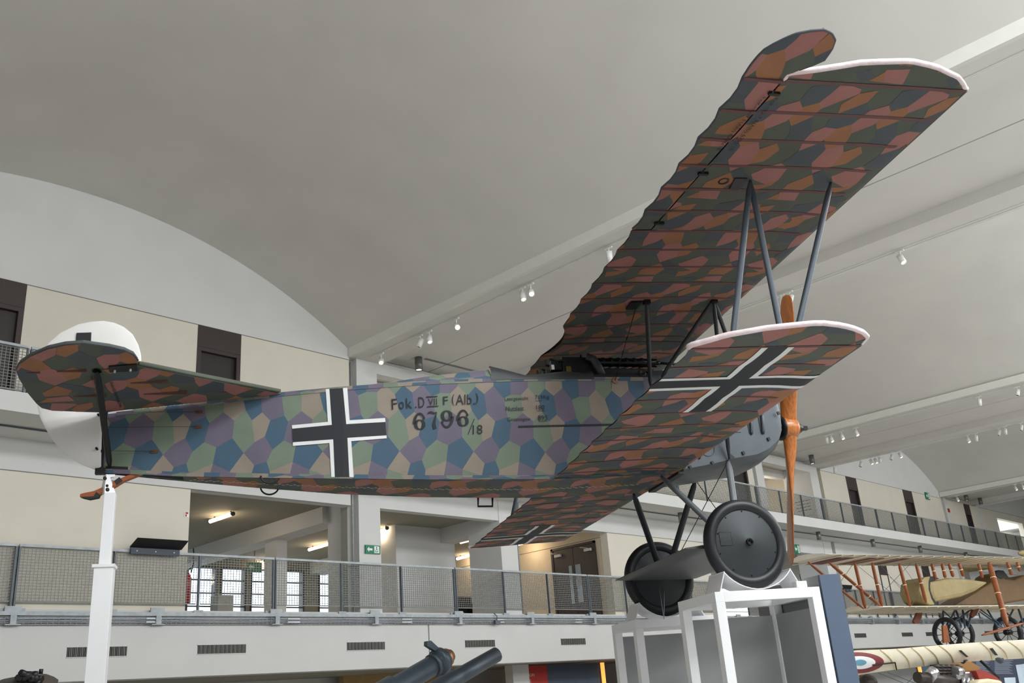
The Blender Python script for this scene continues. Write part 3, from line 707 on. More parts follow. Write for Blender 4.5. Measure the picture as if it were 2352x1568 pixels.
# underside cloth: one printed repeat, 0.665 m along the chord, in bolts 1.415 m wide (remaining cells are green)
Hc = lambda p: Upx((1740+p[0]*.3125, 150+p[1]*.3125))
WT = [(2, [(398, 155), (515, 137), (632, 112), (590, 165), (455, 270), (342, 302), (320, 243)]), (1, [(632, 130), (765, 175), (750, 205), (600, 262), (465, 318), (455, 270), (590, 165)]),
 (3, [(750, 205), (893, 182), (805, 268), (592, 355), (615, 280)]), (2, [(592, 355), (805, 268), (825, 332), (770, 380), (690, 432), (575, 462), (495, 450), (520, 405)]),
 (1, [(825, 332), (965, 290), (980, 348), (850, 435), (690, 495), (693, 430), (770, 380)]), (3, [(342, 302), (455, 270), (465, 320), (405, 378), (245, 442), (230, 395)]),
 (2, [(245, 442), (405, 378), (395, 440), (400, 490), (340, 560), (190, 560), (235, 500)]), (1, [(400, 487), (495, 450), (580, 462), (495, 545), (435, 580), (300, 627), (340, 558)]),
 (3, [(580, 462), (693, 430), (690, 495), (655, 560), (632, 590), (500, 615), (490, 575), (495, 545)]), (1, [(500, 615), (632, 590), (630, 635), (540, 745), (400, 792), (398, 715)]),
 (3, [(630, 635), (760, 595), (768, 640), (645, 722), (540, 745)]), (2, [(300, 627), (435, 580), (495, 575), (500, 615), (398, 715), (397, 735), (215, 725), (185, 712)]),
 (1, [(62, -410), (0, 0), (0, 0)]),
 (1, [(-48, 799), (62, 754), (155, 722), (178, 720), (202, 741), (220, 758), (152, 838), (52, 871), (-33, 836)]), (3, [(52, 871), (152, 838), (100, 880), (-8, 918), (-90, 930), (-60, 880)]),
 (3, [(402, 799), (414, 866), (322, 919), (184, 911), (222, 869)]), (2, [(402, 799), (480, 770), (540, 860), (480, 925), (414, 900), (414, 866)]),
 (1, [(162, 935), (312, 930), (272, 993), (152, 985)]), (3, [(62, 980), (162, 940), (152, 986)]), (2, [(-30, 950), (60, 935), (100, 960), (10, 990)])]
WT = [t for t in WT if t[1][1] != (0, 0)]
WP = .665; WORG = Hc((300, 627))[:2]
WCELL = [(c, ccw([(Hc(p)[0]-WORG[0], Hc(p)[1]-WORG[1]) for p in q])) for c, q in WT]
def cloth(x0, x1, y0, y1, cx, cy, shift=.05, sc=1.):
    """bolts of the printed cloth; (cx, cy) places the repeat"""
    res = []; Wb = 1.415*sc
    for j in range(int(math.floor((y0-cy)/Wb))-1, int(math.ceil((y1-cy)/Wb))+2):
        bx_ = cx+shift*j; by_ = cy+Wb*j; band = [(x0-1, by_-.757*sc), (x1+1, by_-.757*sc), (x1+1, by_+.658*sc), (x0-1, by_+.658*sc)]
        if band[2][1] < y0 or band[0][1] > y1: continue
        for i in range(int(math.floor((x0-bx_)/(WP*sc)))-2, int(math.ceil((x1-bx_)/(WP*sc)))+2):
            for c, q in WCELL:
                r = clip([(p[0]*sc+bx_+i*WP*sc, p[1]*sc+by_) for p in q], band)
                if len(r) < 3: continue
                xs_ = [p[0] for p in r]; ys_ = [p[1] for p in r]
                if max(xs_) < x0 or min(xs_) > x1 or max(ys_) < y0 or min(ys_) > y1: continue
                res.append((c, ccw(r)))
    return res
def camo_d(mb, quads, cells, f3, up=.0012, smooth=True):
    """dark cloth: green ground with the other printed cells lying on it"""
    mb.smooth = smooth; mb.cur = 0
    for q in quads:
        q = ccw(list(q)); mb.add([(lambda P: (P[0], P[1], P[2]+up))(f3(x, y)) for x, y in q], [tuple(range(len(q)))])
    camo(mb, quads, cells, f3, smooth)
def fab(name, rgb): return mat(name, rgb, .72, var=.07, scale=5, bump=.05, bscale=350)
F_light = [fab('cloth_green', (110, 124, 108)), fab('cloth_purple', (102, 95, 112)), fab('cloth_blue', (64, 90, 110)), fab('cloth_tan', (139, 128, 116))]
F_dark = [fab('cloth_dark_green', (82, 88, 77)), fab('cloth_pink', (158, 106, 100)), fab('cloth_slate', (74, 80, 86)), fab('cloth_orange', (150, 102, 70))]
M_tape = mat('rib_tape', (106, 74, 74), .8); M_edge = mat('edge_binding', (240, 222, 226), .6, var=.1, scale=14, bump=.4, bscale=40)  # M_edge: bright glare on the wing tips, put into the colour
M_kblack = mat('cross_black', (34, 36, 42), .65, var=.06); M_kwhite = mat('cross_white', (226, 228, 228), .6, var=.04)

# ================================================================ THE BIPLANE
BASE = np.array([-1.25, 0.0, -1.70]); bw = a2w(BASE)
root = bpy.data.objects.new('biplane', None); COL.objects.link(root)
root.matrix_world = Matrix.Translation(bw) @ Matrix(MA.tolist()).to_4x4()
tag(root, 'lozenge-camouflaged vintage fighter biplane with black crosses raised on white stands', 'airplane')
def part(mb, name, mats, label=None, kind=None, parent=None, bevel=0):
    return mb.build(name, mats, parent or root, BASE, label, kind, bevel)
def part2(mb, name, mats, par_, label=None, kind=None, bevel=0):   # sub-part (parent sits at the base already)
    return mb.build(name, mats, par_, BASE, label, kind, bevel)

# ---- wings
CS = [0, .006, .02, .05, .1, .17, .27, .4, .55, .7, .82, .92, 1.0]
def hb(c): return -.022*math.sin(PI*min(1, c/.22)**.5)*(1-c)*1.0 if c < .22 else 0.004*math.sin(PI*(c-.22)/.78)
def ht(c): return .62*(1.4845*c**.5-.63*c-1.758*c**2+1.4215*c**3-.5075*c**4)*.9
def make_wing(nm, X0, X1, Z0, Z1, ribs, ytip, tipf, tip_te, hinge=None, dih=0.0, cx=None, seed=(0, 0), tcen=1.0, cut=None):
    """X0/X1 leading/trailing x; tipf(y)->x of leading outline beyond the last rib"""
    yl = ribs[-1]
    def thick(y):
        a = abs(y); return 1.0 if a < 2.6 else max(.12, 1-.75*(a-2.6)/(yl-2.6)) if a < yl else .25*math.sqrt(max(0, (ytip-a)/(ytip-yl)))
    def rx0(a): return X0 if a <= yl else tipf(a)
    def rx1(a):
        if a > yl: return tip_te(a)
        base = X1
        if hinge and a > hinge[0]: return hinge[1](a)
        if cut and a < cut[0]: return X1+cut[1]*math.cos(PI/2*a/cut[0])**.8
        k = [r for r in ribs if r <= a+1e-9]; i = len(k)-1
        if i >= 0 and i+1 < len(ribs): t = (a-ribs[i])/(ribs[i+1]-ribs[i]); base += .028*math.sin(PI*t)
        return base
    def zl(x): return Z1+(Z0-Z1)*(x-X1)/(X0-X1)
    def cc(x, a):
        x0 = rx0(a); c = (x0-x)/((X0-X1) if a <= yl else max(1e-3, x0-rx1(a))); return min(1, max(0, c))
    def sag(a):
        i = max([j for j, r in enumerate(ribs) if r <= a+1e-9], default=-1)
        if 0 <= i < len(ribs)-1: return math.sin(PI*(a-ribs[i])/(ribs[i+1]-ribs[i]))
        return 0
    def zb(x, y): a = abs(y); c = cc(x, a); return zl(x)+dih*a+hb(c)*thick(y)*(1 if a <= yl else .4)-.007*sag(a)*math.sin(PI*c)+(.035*min(1, (a-yl)/(ytip-yl))**2 if a > yl else 0)
    def zt(x, y): a = abs(y); c = cc(x, a); th = thick(y); return max(zb(x, y)+.001, zl(x)+dih*a+ht(c)*(X0-X1)*.42*th+(.04 if a > yl else 0)*math.sqrt(th))
    yst = []
    full = [0]+list(ribs) if ribs[0] > .05 else list(ribs)
    for i in range(len(full)-1):
        for k in range(3): yst.append(full[i]+(full[i+1]-full[i])*k/3)
    yst += list(np.linspace(yl, ytip-.002, 8))
    if hinge:
        yst = sorted(set([round(y, 4) for y in yst]+[hinge[0], hinge[0]+.0015]))
    quads = []
    for sgn in (-1, 1):
        for a, b in zip(yst[:-1], yst[1:]):
            xa0, xa1, xb0, xb1 = rx0(a), rx1(a+1e-7), rx0(b), rx1(b-1e-7 if not hinge or b != hinge[0] else b-1e-5)
            for c0, c1 in zip(CS[:-1], CS[1:]):
                q = [(xa0+(xa1-xa0)*c0, sgn*a), (xa0+(xa1-xa0)*c1, sgn*a), (xb0+(xb1-xb0)*c1, sgn*b), (xb0+(xb1-xb0)*c0, sgn*b)]
                quads.append(q)
    cells = cloth(X1-.1, X0+.1, -ytip-.1, ytip+.1, seed[0], seed[1])
    m = MB(); camo_d(m, quads, cells, lambda x, y: (x, y, zb(x, y)))
    top = MB()
    camo(m, quads, lattice(X1-.1, X0+.1, -ytip-.1, ytip+.1, 1.4, 1.4, .2, .3), lambda x, y: (x, y, zt(x, y)))
    m.merge(2e-5)
    wob = part(m, nm, F_dark)
    # rib tapes
    m = MB()
    for sgn in (-1, 1):
        for r in ribs:
            x1 = rx1(r+1e-6) if not hinge or r < hinge[0] else rx1(r)+.01
            xs_ = np.linspace(x1+.005, rx0(r)-.004, 12); w_ = .015
            m.grid([[(x, sgn*(r-w_), zb(x, sgn*r)-.003) for x in xs_], [(x, sgn*(r+w_), zb(x, sgn*r)-.003) for x in xs_]])
    part(m, 'rib_tapes', M_tape, kind='stuff', label='dark maroon tapes over the ribs')
    # pale tip edge, its glare put into the colour
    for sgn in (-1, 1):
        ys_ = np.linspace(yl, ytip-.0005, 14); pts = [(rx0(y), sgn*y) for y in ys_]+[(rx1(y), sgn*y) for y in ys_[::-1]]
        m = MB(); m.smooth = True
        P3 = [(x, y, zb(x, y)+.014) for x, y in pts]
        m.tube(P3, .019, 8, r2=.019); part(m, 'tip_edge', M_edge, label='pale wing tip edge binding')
    # leading and trailing edge binding
    for sgn in (-1, 1):
        m = MB(); m.smooth = True; m.tube([(X0, sgn*y, zl(X0)+dih*y+.008) for y in np.linspace(0, yl, 20)], .014, 8); part(m, 'leading_edge', F_dark[0])
    return wob, zb, zt, rx0, rx1, quads
R_up = [.07+.315*k for k in range(14)]
tipU = [(-.87, 4.165), (-.93, 4.215), (-1.005, 4.264), (-1.221, 4.33), (-1.398, 4.351)]
def tipfU(a): return float(np.interp(a, [p[1] for p in tipU], [p[0] for p in tipU]))
def tipteU(a): return float(np.interp(a, [4.165, 4.218, 4.245, 4.328, 4.351], [-2.205, -2.21, -2.075, -1.742, -1.45]))
hingeU = lambda a: float(np.interp(a, [2.29, 4.22], [-2.318, -2.208]))
uw, zbU, ztU, rx0U, rx1U, _q = make_wing('upper_wing', XU0, XU1, ZU0, ZU1, R_up, 4.352, tipfU, tipteU, hinge=(2.29, hingeU), seed=(-1.678, -3.434), cut=(.42, .13))
SEEDL = tuple(Lpx((1386.2, 1047.4))[:2])
R_lo = [.475+.315*k for k in range(10)]
tipL = [(-1.452, 3.31), (-1.47, 3.41), (-1.534, 3.462), (-1.653, 3.516), (-1.835, 3.564), (-1.9, 3.566)]
def tipfL(a): return float(np.interp(a, [p[1] for p in tipL], [p[0] for p in tipL]))
def tipteL(a): return float(np.interp(a, [3.31, 3.344, 3.462, 3.53, 3.564, 3.566], [-2.695, -2.695, -2.506, -2.256, -1.983, -1.95]))
lw, zbL, ztL, rx0L, rx1L, QL = make_wing('lower_wing', XL0, XL1, ZL0-.072, ZL1-.055, R_lo, 3.566, tipfL, tipteL, dih=.0175, seed=SEEDL)
# crosses on the lower wing
def wing_cross(sgn):
    yc, xc = sgn*2.695, -2.07; b, o = .073, .118; X0, X1 = XL0+.0, XL1-.0
    def rect(x0, x1, y0, y1): return ccw([(x0, y0), (x1, y0), (x1, y1), (x0, y1)])
    ya, yb = (sgn*2.07, sgn*3.312)
    blk = [rect(X1, X0, yc-b, yc+b), rect(xc-b, xc+b, min(ya, yb), yc-b), rect(xc-b, xc+b, yc+b, max(ya, yb))]
    wh = []
    for s_ in (-1, 1):
        for (p, q) in ((X1, xc-b), (xc+b, X0)): wh.append(rect(p, q, *(sorted((yc+s_*b, yc+s_*o)))))
        for (p, q) in ((min(ya, yb), yc-o), (yc+o, max(ya, yb))): wh.append(rect(*(sorted((xc+s_*b, xc+s_*o))), p, q))
    m = MB(); camo(m, QL, [(0, p) for p in blk]+[(1, p) for p in wh], lambda x, y: (x, y, zbL(x, y)-.0045))
    m.merge(2e-5)
    part2(m, 'wing_cross', [M_kblack, M_kwhite], lw, label='black cross with white borders')
wing_cross(-1); wing_cross(1)
# ailerons with horn balance
for sgn in (-1, 1):
    horn_te = [(-2.489, 4.172), (-2.492, 4.281), (-2.477, 4.395), (-2.422, 4.473), (-2.344, 4.545), (-2.247, 4.582), (-2.186, 4.591)]
    horn_le = [(-2.218, 4.19), (-2.207, 4.234), (-2.12, 4.281), (-2.041, 4.357), (-2.046, 4.448), (-2.069, 4.52), (-2.123, 4.57), (-2.186, 4.591)]
    rb = [r for r in R_up if r > 2.2]
    def ax1(a):
        if a > 4.165: return float(np.interp(a, [p[1] for p in horn_te], [p[0] for p in horn_te]))
        i = max([j for j, r in enumerate(rb) if r <= a+1e-9], default=0); return XU1-.002+(.028*math.sin(PI*(a-rb[i])/.315))
    def ax0(a): return hingeU(a)-.012 if a < 4.19 else float(np.interp(a, [p[1] for p in horn_le], [p[0] for p in horn_le]))
    def zz(x, a): return ZU1+(ZU0-ZU1)*(x-XU1)/(XU0-XU1)+(.02*max(0, a-4.2)/.39)
    ys_ = [2.302]+[rb[i]+.105*k for i in range(len(rb)-1) for k in range(3) if rb[i]+.105*k > 2.303]+list(np.linspace(4.165, 4.5, 8))+list(np.linspace(4.52, 4.59, 6))
    ys_ = sorted(set(round(v, 4) for v in ys_)); quads = []
    for a, b in zip(ys_[:-1], ys_[1:]):
        for c0, c1 in zip((0, .3, .65), (.3, .65, 1)):
            quads.append([(ax0(a)+(ax1(a)-ax0(a))*c0, sgn*a), (ax0(a)+(ax1(a)-ax0(a))*c1, sgn*a), (ax0(b)+(ax1(b)-ax0(b))*c1, sgn*b), (ax0(b)+(ax1(b)-ax0(b))*c0, sgn*b)])
    m = MB(); cells = cloth(-2.6, -1.9, -4.7, 4.7, -1.9, -4.1)
    camo_d(m, quads, cells, lambda x, y: (x, y, zz(x, abs(y))))
    camo(m, quads, cells, lambda x, y: (x, y, zz(x, abs(y))+.012+.03*math.sin(PI*min(1, max(0, (ax0(abs(y))-x)/(ax0(abs(y))-ax1(abs(y))+1e-6)))**.6)*(1 if abs(y) < 4.3 else .5)))
    m.merge(2e-5); al = part(m, 'aileron', F_dark)
    m = MB(); pts = [(ax1(a), sgn*a, zz(ax1(a), a)+.008) for a in ys_]+[(ax0(a), sgn*a, zz(ax0(a), a)+.008) for a in ys_[::-1] if a > 4.23]
    m.tube(pts, .009, 6); part2(m, 'edge_rim', F_dark[2], al)
    m = MB()
    for r in rb[1:]: m.box((ax1(r)+.004, sgn*r-.013, zz(XU1, r)-.0035), (ax0(r), sgn*r+.013, zz(XU1, r)+.012))
    part2(m, 'rib_tapes', M_tape, al, kind='stuff')
    for yy in (4.05, 3.13, 2.42):
        x = hingeU(yy); m = MB(); m.box((x-.035, sgn*yy-.012, zz(x, yy)-.02), (x+.04, sgn*yy+.012, zz(x, yy)+.004)); part2(m, 'hinge', M_black, al)
    A = Upx((1597, 412)); Bp = np.array([A[0]+.0, A[1]-.0, A[2]-.13]); m = MB()
    A[1] = -sgn*A[1]*-1 if sgn < 0 else -A[1]; Bp[1] = A[1]
    m.tube([A, Bp+np.array([.04, 0, 0])], .011, 6, r2=.02); part2(m, 'control_horn', M_black, al)
    Cg = Upx((1662, 415)); Cg[1] = A[1]; m = MB(); m.tube([Bp+np.array([.04, 0, 0]), Cg+np.array([0, 0, .01])], .003, 4); part(m, 'control_cable', M_black)
# fittings under the upper wing
m = MB(); q = [Upx(p)-np.array([0, 0, .012]) for p in ((1675, 432), (1688, 407), (1716, 407), (1695, 434))]
for sgn in (1, -1):
    m = MB(); m.prism([(a[0], a[1]*sgn, a[2]) for a in q], (0, 0, .02)); part(m, 'inspection_hatch', mat('hatch_black', (30, 30, 32), .5))
    c = Upx((1662, 415)); m = MB(); m.lathe((c[0], c[1]*sgn, c[2]-.004), (0, 0, 1), [(0, .028), (-.004, .04), (.012, .045)], 14); part(m, 'cable_grommet', M_black)
M_ink = mat('stencil_ink', (26, 28, 34), .7)
for (bl, tl, br, tr) in (((848, 578), (880, 575), (575, 888), (605, 893)), ((775, 572), (806, 569), (500, 885), (528, 890))):
    c4 = lambda p: Upx((1450+p[0]*.3835, p[1]*.3835))
    m = MB(); text_on(m, 'FoK=D-7 F(Alb) 6796/18', c4(bl), c4(br), c4(tr), c4(tl), np.array([0, 0, -.014])); part(m, 'stencil_lettering', M_ink)

# ---- fuselage
BX = [-6.56, -5.88, -5.24, -4.55, -3.77, -2.79, -1.62]; BZ = [-.335, -.399, -.449, -.495, -.532, -.557, -.532]
TX = [-6.56, -5.1, -4.7, -3.72, -2.9, -1.62]; TZ = [.165, .293, .316, .371, .398, .402]
zbf = lambda x: float(np.interp(x, BX, BZ)); ztf = lambda x: float(np.interp(x, TX, TZ))
fx = sorted(set([-6.53]+list(np.linspace(-6.45, -1.62, 30))+XS[1:8]))
fx = [x for x in fx if -6.54 < x <= -1.62]
for sgn in (-1, 1):
    quads = [[(a, zbf(a)), (b, zbf(b)), (b, ztf(b)), (a, ztf(a))] for a, b in zip(fx[:-1], fx[1:])]
    m = MB(); camo(m, quads, FUS_CELLS, lambda x, z: (x, sgn*hw(x), z), smooth=False); m.merge(2e-5)
    fs = part(m, 'fuselage_side', F_light)
    for lo in (0, 1):
        m = MB(); q2 = [[(a, ztf(a)-.03), (b, ztf(b)-.03), (b, ztf(b)+.008), (a, ztf(a)+.008)] for a, b in zip(fx[2:-1], fx[3:])] if lo else [[(a, zbf(a)-.012), (b, zbf(b)-.012), (b, zbf(b)+.026), (a, zbf(a)+.026)] for a, b in zip(fx[:-1], fx[1:])]
        camo(m, q2, lattice(-6.6, -1.5, -.7, .5, .8, .35, .1, .02), lambda x, z: (x, sgn*(hw(x)+.004), z), smooth=False)
        part2(m, 'seam_tape', F_light, fs, label='narrow lozenge tape along the %s longeron' % ('upper' if lo else 'lower'))
# belly and decks
bx = np.linspace(-5.88, -1.6, 24)
quads = [[(a, v0*hw(a)), (b, v0*hw(b)), (b, v1*hw(b)), (a, v1*hw(a))] for a, b in zip(bx[:-1], bx[1:]) for v0, v1 in ((-1, -.5), (-.5, 0), (0, .5), (.5, 1))]
m = MB(); camo_d(m, quads, cloth(-6, -1.5, -.5, .5, -4.425, -.003), lambda x, y: (x, y, zbf(x)-.014), smooth=False); m.merge(2e-5); by = part(m, 'belly', F_dark)
m = MB()
for i, x in enumerate(np.arange(-5.82, -1.75, .032)):
    m.obox((x, .012*(-1)**i, zbf(x)-.0175), (1, 0, 0), (0, 1, 0), (0, 0, 1), .013, .004, .0015)
part2(m, 'lacing', mat('lacing_cord', (206, 196, 150), .8), by, kind='stuff', label='zigzag lacing along the belly')
m = MB(); m.prism([(-5.88, -.075, -.395), (-6.5, -.014, -.34), (-6.5, .014, -.34), (-5.88, .075, -.395)], (0, 0, .05)); part(m, 'stern_floor', mat('open_stern_dark', (34, 32, 26), .8))
m = MB()
dkx = [-5.1, -4.8, -4.5, -4.18, -3.9, -3.7, -3.49, -3.2]; dkh = [.004, .012, .028, .06, .1, .13, .155, .19]
xs_ = np.linspace(-5.1, -3.2, 16); quads = [[(a, s0), (b, s0), (b, s1), (a, s1)] for a, b in zip(xs_[:-1], xs_[1:]) for s0, s1 in zip(np.linspace(-1, 1, 15)[:-1], np.linspace(-1, 1, 15)[1:])]
def deck(x, s_): th = (s_+1)/2*PI; return (x, -hw(x)*math.cos(th), ztf(x)+float(np.interp(x, dkx, dkh))*math.sin(th))
camo(m, quads, lattice(-5.3, -3, -1.1, 1.1, .8, 1.6, 0, .1), deck); m.merge(2e-5); part(m, 'turtle_deck', F_light)
m = MB(); m.poly([deck(-3.2, s_) for s_ in np.linspace(-1, 1, 15)]); part(m, 'headrest_bulkhead', F_light[3])
m = MB(); a = np.linspace(-5.1, -1.62, 10)
m.grid([[(x, -hw(x)+.01, ztf(x)-.004) for x in (-6.5, -5.8, -5.1)], [(x, hw(x)-.01, ztf(x)-.004) for x in (-6.5, -5.8, -5.1)]]); part(m, 'stern_deck', F_light[0])
M_cowl = mat('grey_blue_cowl_paint', (72, 79, 85), .42, .15, var=.1, scale=5, bump=.15, bscale=12)
M_cowld = mat('dark_coaming_paint', (46, 49, 51), .5, .1, var=.08)
# cockpit rim
m = MB(); m.smooth = True
rimx = [-3.2, -3.03, -2.87, -2.7, -2.56, -2.47, -2.35, -2.28, -2.2]; rimz = [.53, .485, .44, .45, .47, .478, .468, .462, .48]
for sgn in (-1, 1):
    m.grid([[(x, sgn*(hw(x)+.006), ztf(x)-.014), (x, sgn*(hw(x)+.004), ztf(x)+(z-ztf(x))*.5), (x, sgn*(hw(x)-.03), z), (x, sgn*(hw(x)-.07), z+.002)] for x, z in zip(rimx, rimz)])
part(m, 'cockpit_coaming', M_cowld, label='dark grey metal coaming beside the cockpit')
m = MB(); m.box((-3.19, -.3, -.35), (-2.22, .3, .36)); part(m, 'cockpit_interior', M_dk)
m = MB(); m.box((-3.1, -.2, .2), (-3.05, .2, .5)); part(m, 'seat_back', mat('seat_leather', (70, 44, 30), .6))
# forward deck and cowling
def loft(stations, ztop, hh, zbot, wid, n=18):
    rows = []
    for x in stations:
        w_, zt_, h_, zb_ = wid(x), ztop(x), hh(x), zbot(x); r = min(.05, w_*.3)
        dp = float(np.interp(x, [-1.62, -1.4, -1.1, -.7, -.3, -.24], [.0, .02, .05, .085, .09, .05])); half = [(0, zb_-dp), (w_*.4, zb_-dp*.95), (w_*.7, zb_-dp*.75), (w_*.9, zb_-dp*.35), (w_, zb_+.004), (w_, (zb_+zt_)/2), (w_, zt_)]
        for k in range(1, 7): th = k/6*PI/2; half.append((w_*math.cos(th), zt_+h_*math.sin(th)))
        full = [(-y, z) for y, z in half]+[(y, z) for y, z in half[::-1][1:]]
        rows.append([(x, y, z) for y, z in full])
    return rows
m = MB(); m.smooth = True
st = [-2.2, -2.16, -1.9, -1.62]
rows = []
for x in st:
    w_ = hw(x)+.005; rows.append([(x, -w_*math.cos(t), ztf(x)-.014+(float(np.interp(x, [-2.2, -2.16, -1.62], [.1, .13, .16])))*math.sin(t)) for t in np.linspace(0, PI, 13)])
m.grid(rows); part(m, 'gun_deck', M_cowld)
CB = [(-1.66, -.534), (-1.47, -.518), (-1.10, -.458), (-.88, -.41), (-.63, -.375), (-.502, -.325), (-.363, -.23), (-.297, -.12), (-.259, .1), (-.22, .12)]
cxs = [c[0] for c in CB]; czs = [c[1] for c in CB]
m = MB(); m.smooth = True
rows = loft([-1.62, -1.47, -1.3, -1.1, -.88, -.63, -.5, -.42, -.36, -.3, -.265, -.24], lambda x: float(np.interp(x, [-1.62, -.6, -.24], [.402, .40, .30])), lambda x: float(np.interp(x, [-1.62, -.8, -.24], [.16, .2, .05])),
            lambda x: float(np.interp(x, cxs, czs)), lambda x: float(np.interp(x, [-1.62, -.5, -.36, -.3, -.265, -.24], [.375, .375, .36, .345, .32, .27])))
m.grid(rows, closed=False); m.smooth = False; m.poly(rows[-1]); cowl = part(m, 'engine_cowling', M_cowl)
mod = cowl.modifiers.new('e', 'EDGE_SPLIT'); mod.split_angle = math.radians(38)
def sidept(px, off=.378): return una(px, 1, -off)
for (px, hgt, wd) in (((1725, 978), .16, .016), ((1751, 973), .19, .018), ((1608, 1046), .05, .014)):
    for sgn in (-1, 1):
        P = sidept(px); m = MB(); m.smooth = True
        m.tube([(P[0]+.015, sgn*.377, P[2]+hgt/2), (P[0]+.01, sgn*.386, P[2]+hgt/2-.02), (P[0]-.01, sgn*.386, P[2]-hgt/2+.02), (P[0]-.012, sgn*.377, P[2]-hgt/2)], wd, 8, r2=wd); lv = part2(m, 'louvre', M_cowl, cowl)
        m = MB(); m.box((P[0]-.034, sgn*.3795-.001, P[2]-hgt/2+.01), (P[0]-.018, sgn*.3795+.001, P[2]+hgt/2-.01)); part2(m, 'louvre_slot', M_black, cowl)
for px in ((1787, 949), (1765, 1008), (1707, 1040), (1636, 1063), (1571, 1076), (1585, 1073), (1700, 978)):
    P = sidept(px); m = MB(); m.obox((P[0], -.384, P[2]), (1, 0, .3), (0, 1, 0), (-.3, 0, 1), .012, .006, .016); part2(m, 'latch', M_black, cowl)
m = MB(); q = [sidept(p, .3775) for p in ((1676, 993), (1702, 992), (1701, 978), (1690, 982))]; m.prism(q, (0, -.004, 0)); part2(m, 'access_panel', M_cowl, cowl)
m = MB(); q = [sidept(p, .379) for p in ((1673, 1038), (1688, 1050), (1683, 1054), (1674, 1056))]; m.prism(q, (0, -.003, 0)); part2(m, 'strut_opening', M_black, cowl)
m = MB(); q = una((1625, 1030), 1, -.378); m.lathe((q[0], -.376, q[2]), (0, -1, 0), [(0, .075), (.004, .075), (.004, .068), (0, .068)], 24); part2(m, 'round_cover', M_cowl, cowl)
# radiator face
m = MB(); m.box((-.245, -.24, -.05), (-.225, .24, .3)); part(m, 'radiator', mat('radiator_core', (70, 72, 70), .5, .4, bump=.5, bscale=200))
# fuselage cross
def on_side(pts, cr, lift):
    return [Sf((cr[0]+x*cr[2], cr[1]+y*cr[2]))+np.array([0, lift, 0]) for x, y in pts]
cr = (640, 860, .159442)
m = MB()
for i, pts in enumerate([[(730, 210), (925, 197), (973, 716), (765, 727)], [(785, 935), (990, 914), (1018, 1476), (808, 1476)], [(195, 782), (765, 727), (785, 935), (205, 978)], [(973, 716), (1535, 685), (1552, 878), (990, 914)], [(765, 727), (973, 716), (990, 914), (785, 935)],
            [(677, 213), (730, 210), (765, 727), (708, 683)], [(190, 732), (708, 683), (765, 727), (195, 782)], [(925, 197), (988, 193), (1022, 660), (973, 716)], [(1022, 660), (1533, 627), (1537, 685), (973, 716)],
            [(205, 978), (785, 935), (730, 988), (205, 1030)], [(785, 935), (808, 1476), (758, 1477), (730, 988)], [(990, 914), (1552, 878), (1556, 920), (1046, 962)], [(990, 914), (1046, 962), (1080, 1480), (1018, 1476)]]):
    m.cur = 0 if i < 5 else 1
    P = on_side(pts, cr, -.0065)
    # cut along x so the quad follows the slight taper of the side
    n = 6; e = [[P[0]*(1-t)+P[1]*t, P[3]*(1-t)+P[2]*t] for t in np.linspace(0, 1, n)]
    m.grid([[np.array([p[0], -hw(p[0])-.0065, p[2]]) for p in row] for row in e])
part(m, 'fuselage_cross', [M_kblack, M_kwhite], label='black cross with white borders on the fuselage side')
# fuselage lettering
m = MB(); c5 = (880, 860, .178571)
def ft(s_, bl, br, tr, tl):
    P = on_side([bl, br, tr, tl], c5, -.008); text_on(m, s_, *P, np.array([0, 0, 0]))
def fbar(x0, y0, x1, y1, t): P = on_side([(x0, y0+t), (x1, y1+t), (x1, y1-t), (x0, y0-t)], c5, -.008); m.poly(P)
ft('F', (112, 455), (176, 445), (178, 312), (105, 318)); ft('o', (200, 448), (268, 443), (266, 350), (198, 355)); ft('k', (298, 440), (372, 434), (366, 302), (290, 306)); ft('.', (408, 432), (430, 430), (430, 412), (408, 414))
ft('D', (455, 430), (532, 424), (526, 289), (449, 294)); ft('VII', (580, 398), (692, 392), (688, 306), (574, 312)); fbar(553, 290, 697, 283, 7); fbar(565, 415, 710, 408, 6)
ft('F', (772, 392), (834, 386), (832, 283), (768, 287)); ft('(', (882, 405), (914, 403), (914, 253), (882, 258)); ft('Alb', (932, 396), (1138, 384), (1138, 254), (932, 262)); ft('.', (1157, 386), (1180, 385), (1180, 366), (1157, 368)); ft(')', (1184, 388), (1222, 386), (1222, 236), (1184, 240))
ft('18', (1150, 770), (1275, 768), (1275, 648), (1150, 652))
ft('Leergewicht', (1563, 356), (1865, 340), (1862, 284), (1560, 292)); ft('715Kg', (1956, 332), (2132, 326), (2130, 266), (1950, 270)); fbar(1957, 341, 2050, 337, 2.5)
ft('Nutzlast', (1578, 472), (1806, 464), (1804, 408), (1575, 415)); ft('180', (1970, 456), (2072, 452), (2070, 393), (1966, 396)); fbar(1978, 470, 2083, 467, 2.5)
ft('Gesamtgew', (1598, 616), (1893, 608), (1890, 550), (1595, 556)); ft('895', (1990, 592), (2111, 588), (2110, 525), (1984, 528)); fbar(1995, 603, 2112, 600, 2.5)
P = on_side([(1735, 678), (1735, 666), ], c5, -.008); a = Sf((1190, 980)); b = Sf((1425, 974.5)); m.poly([a+(0, -.008, -.008), b+(0, -.008, -.008), b+(0, -.008, .008), a+(0, -.008, .008)])
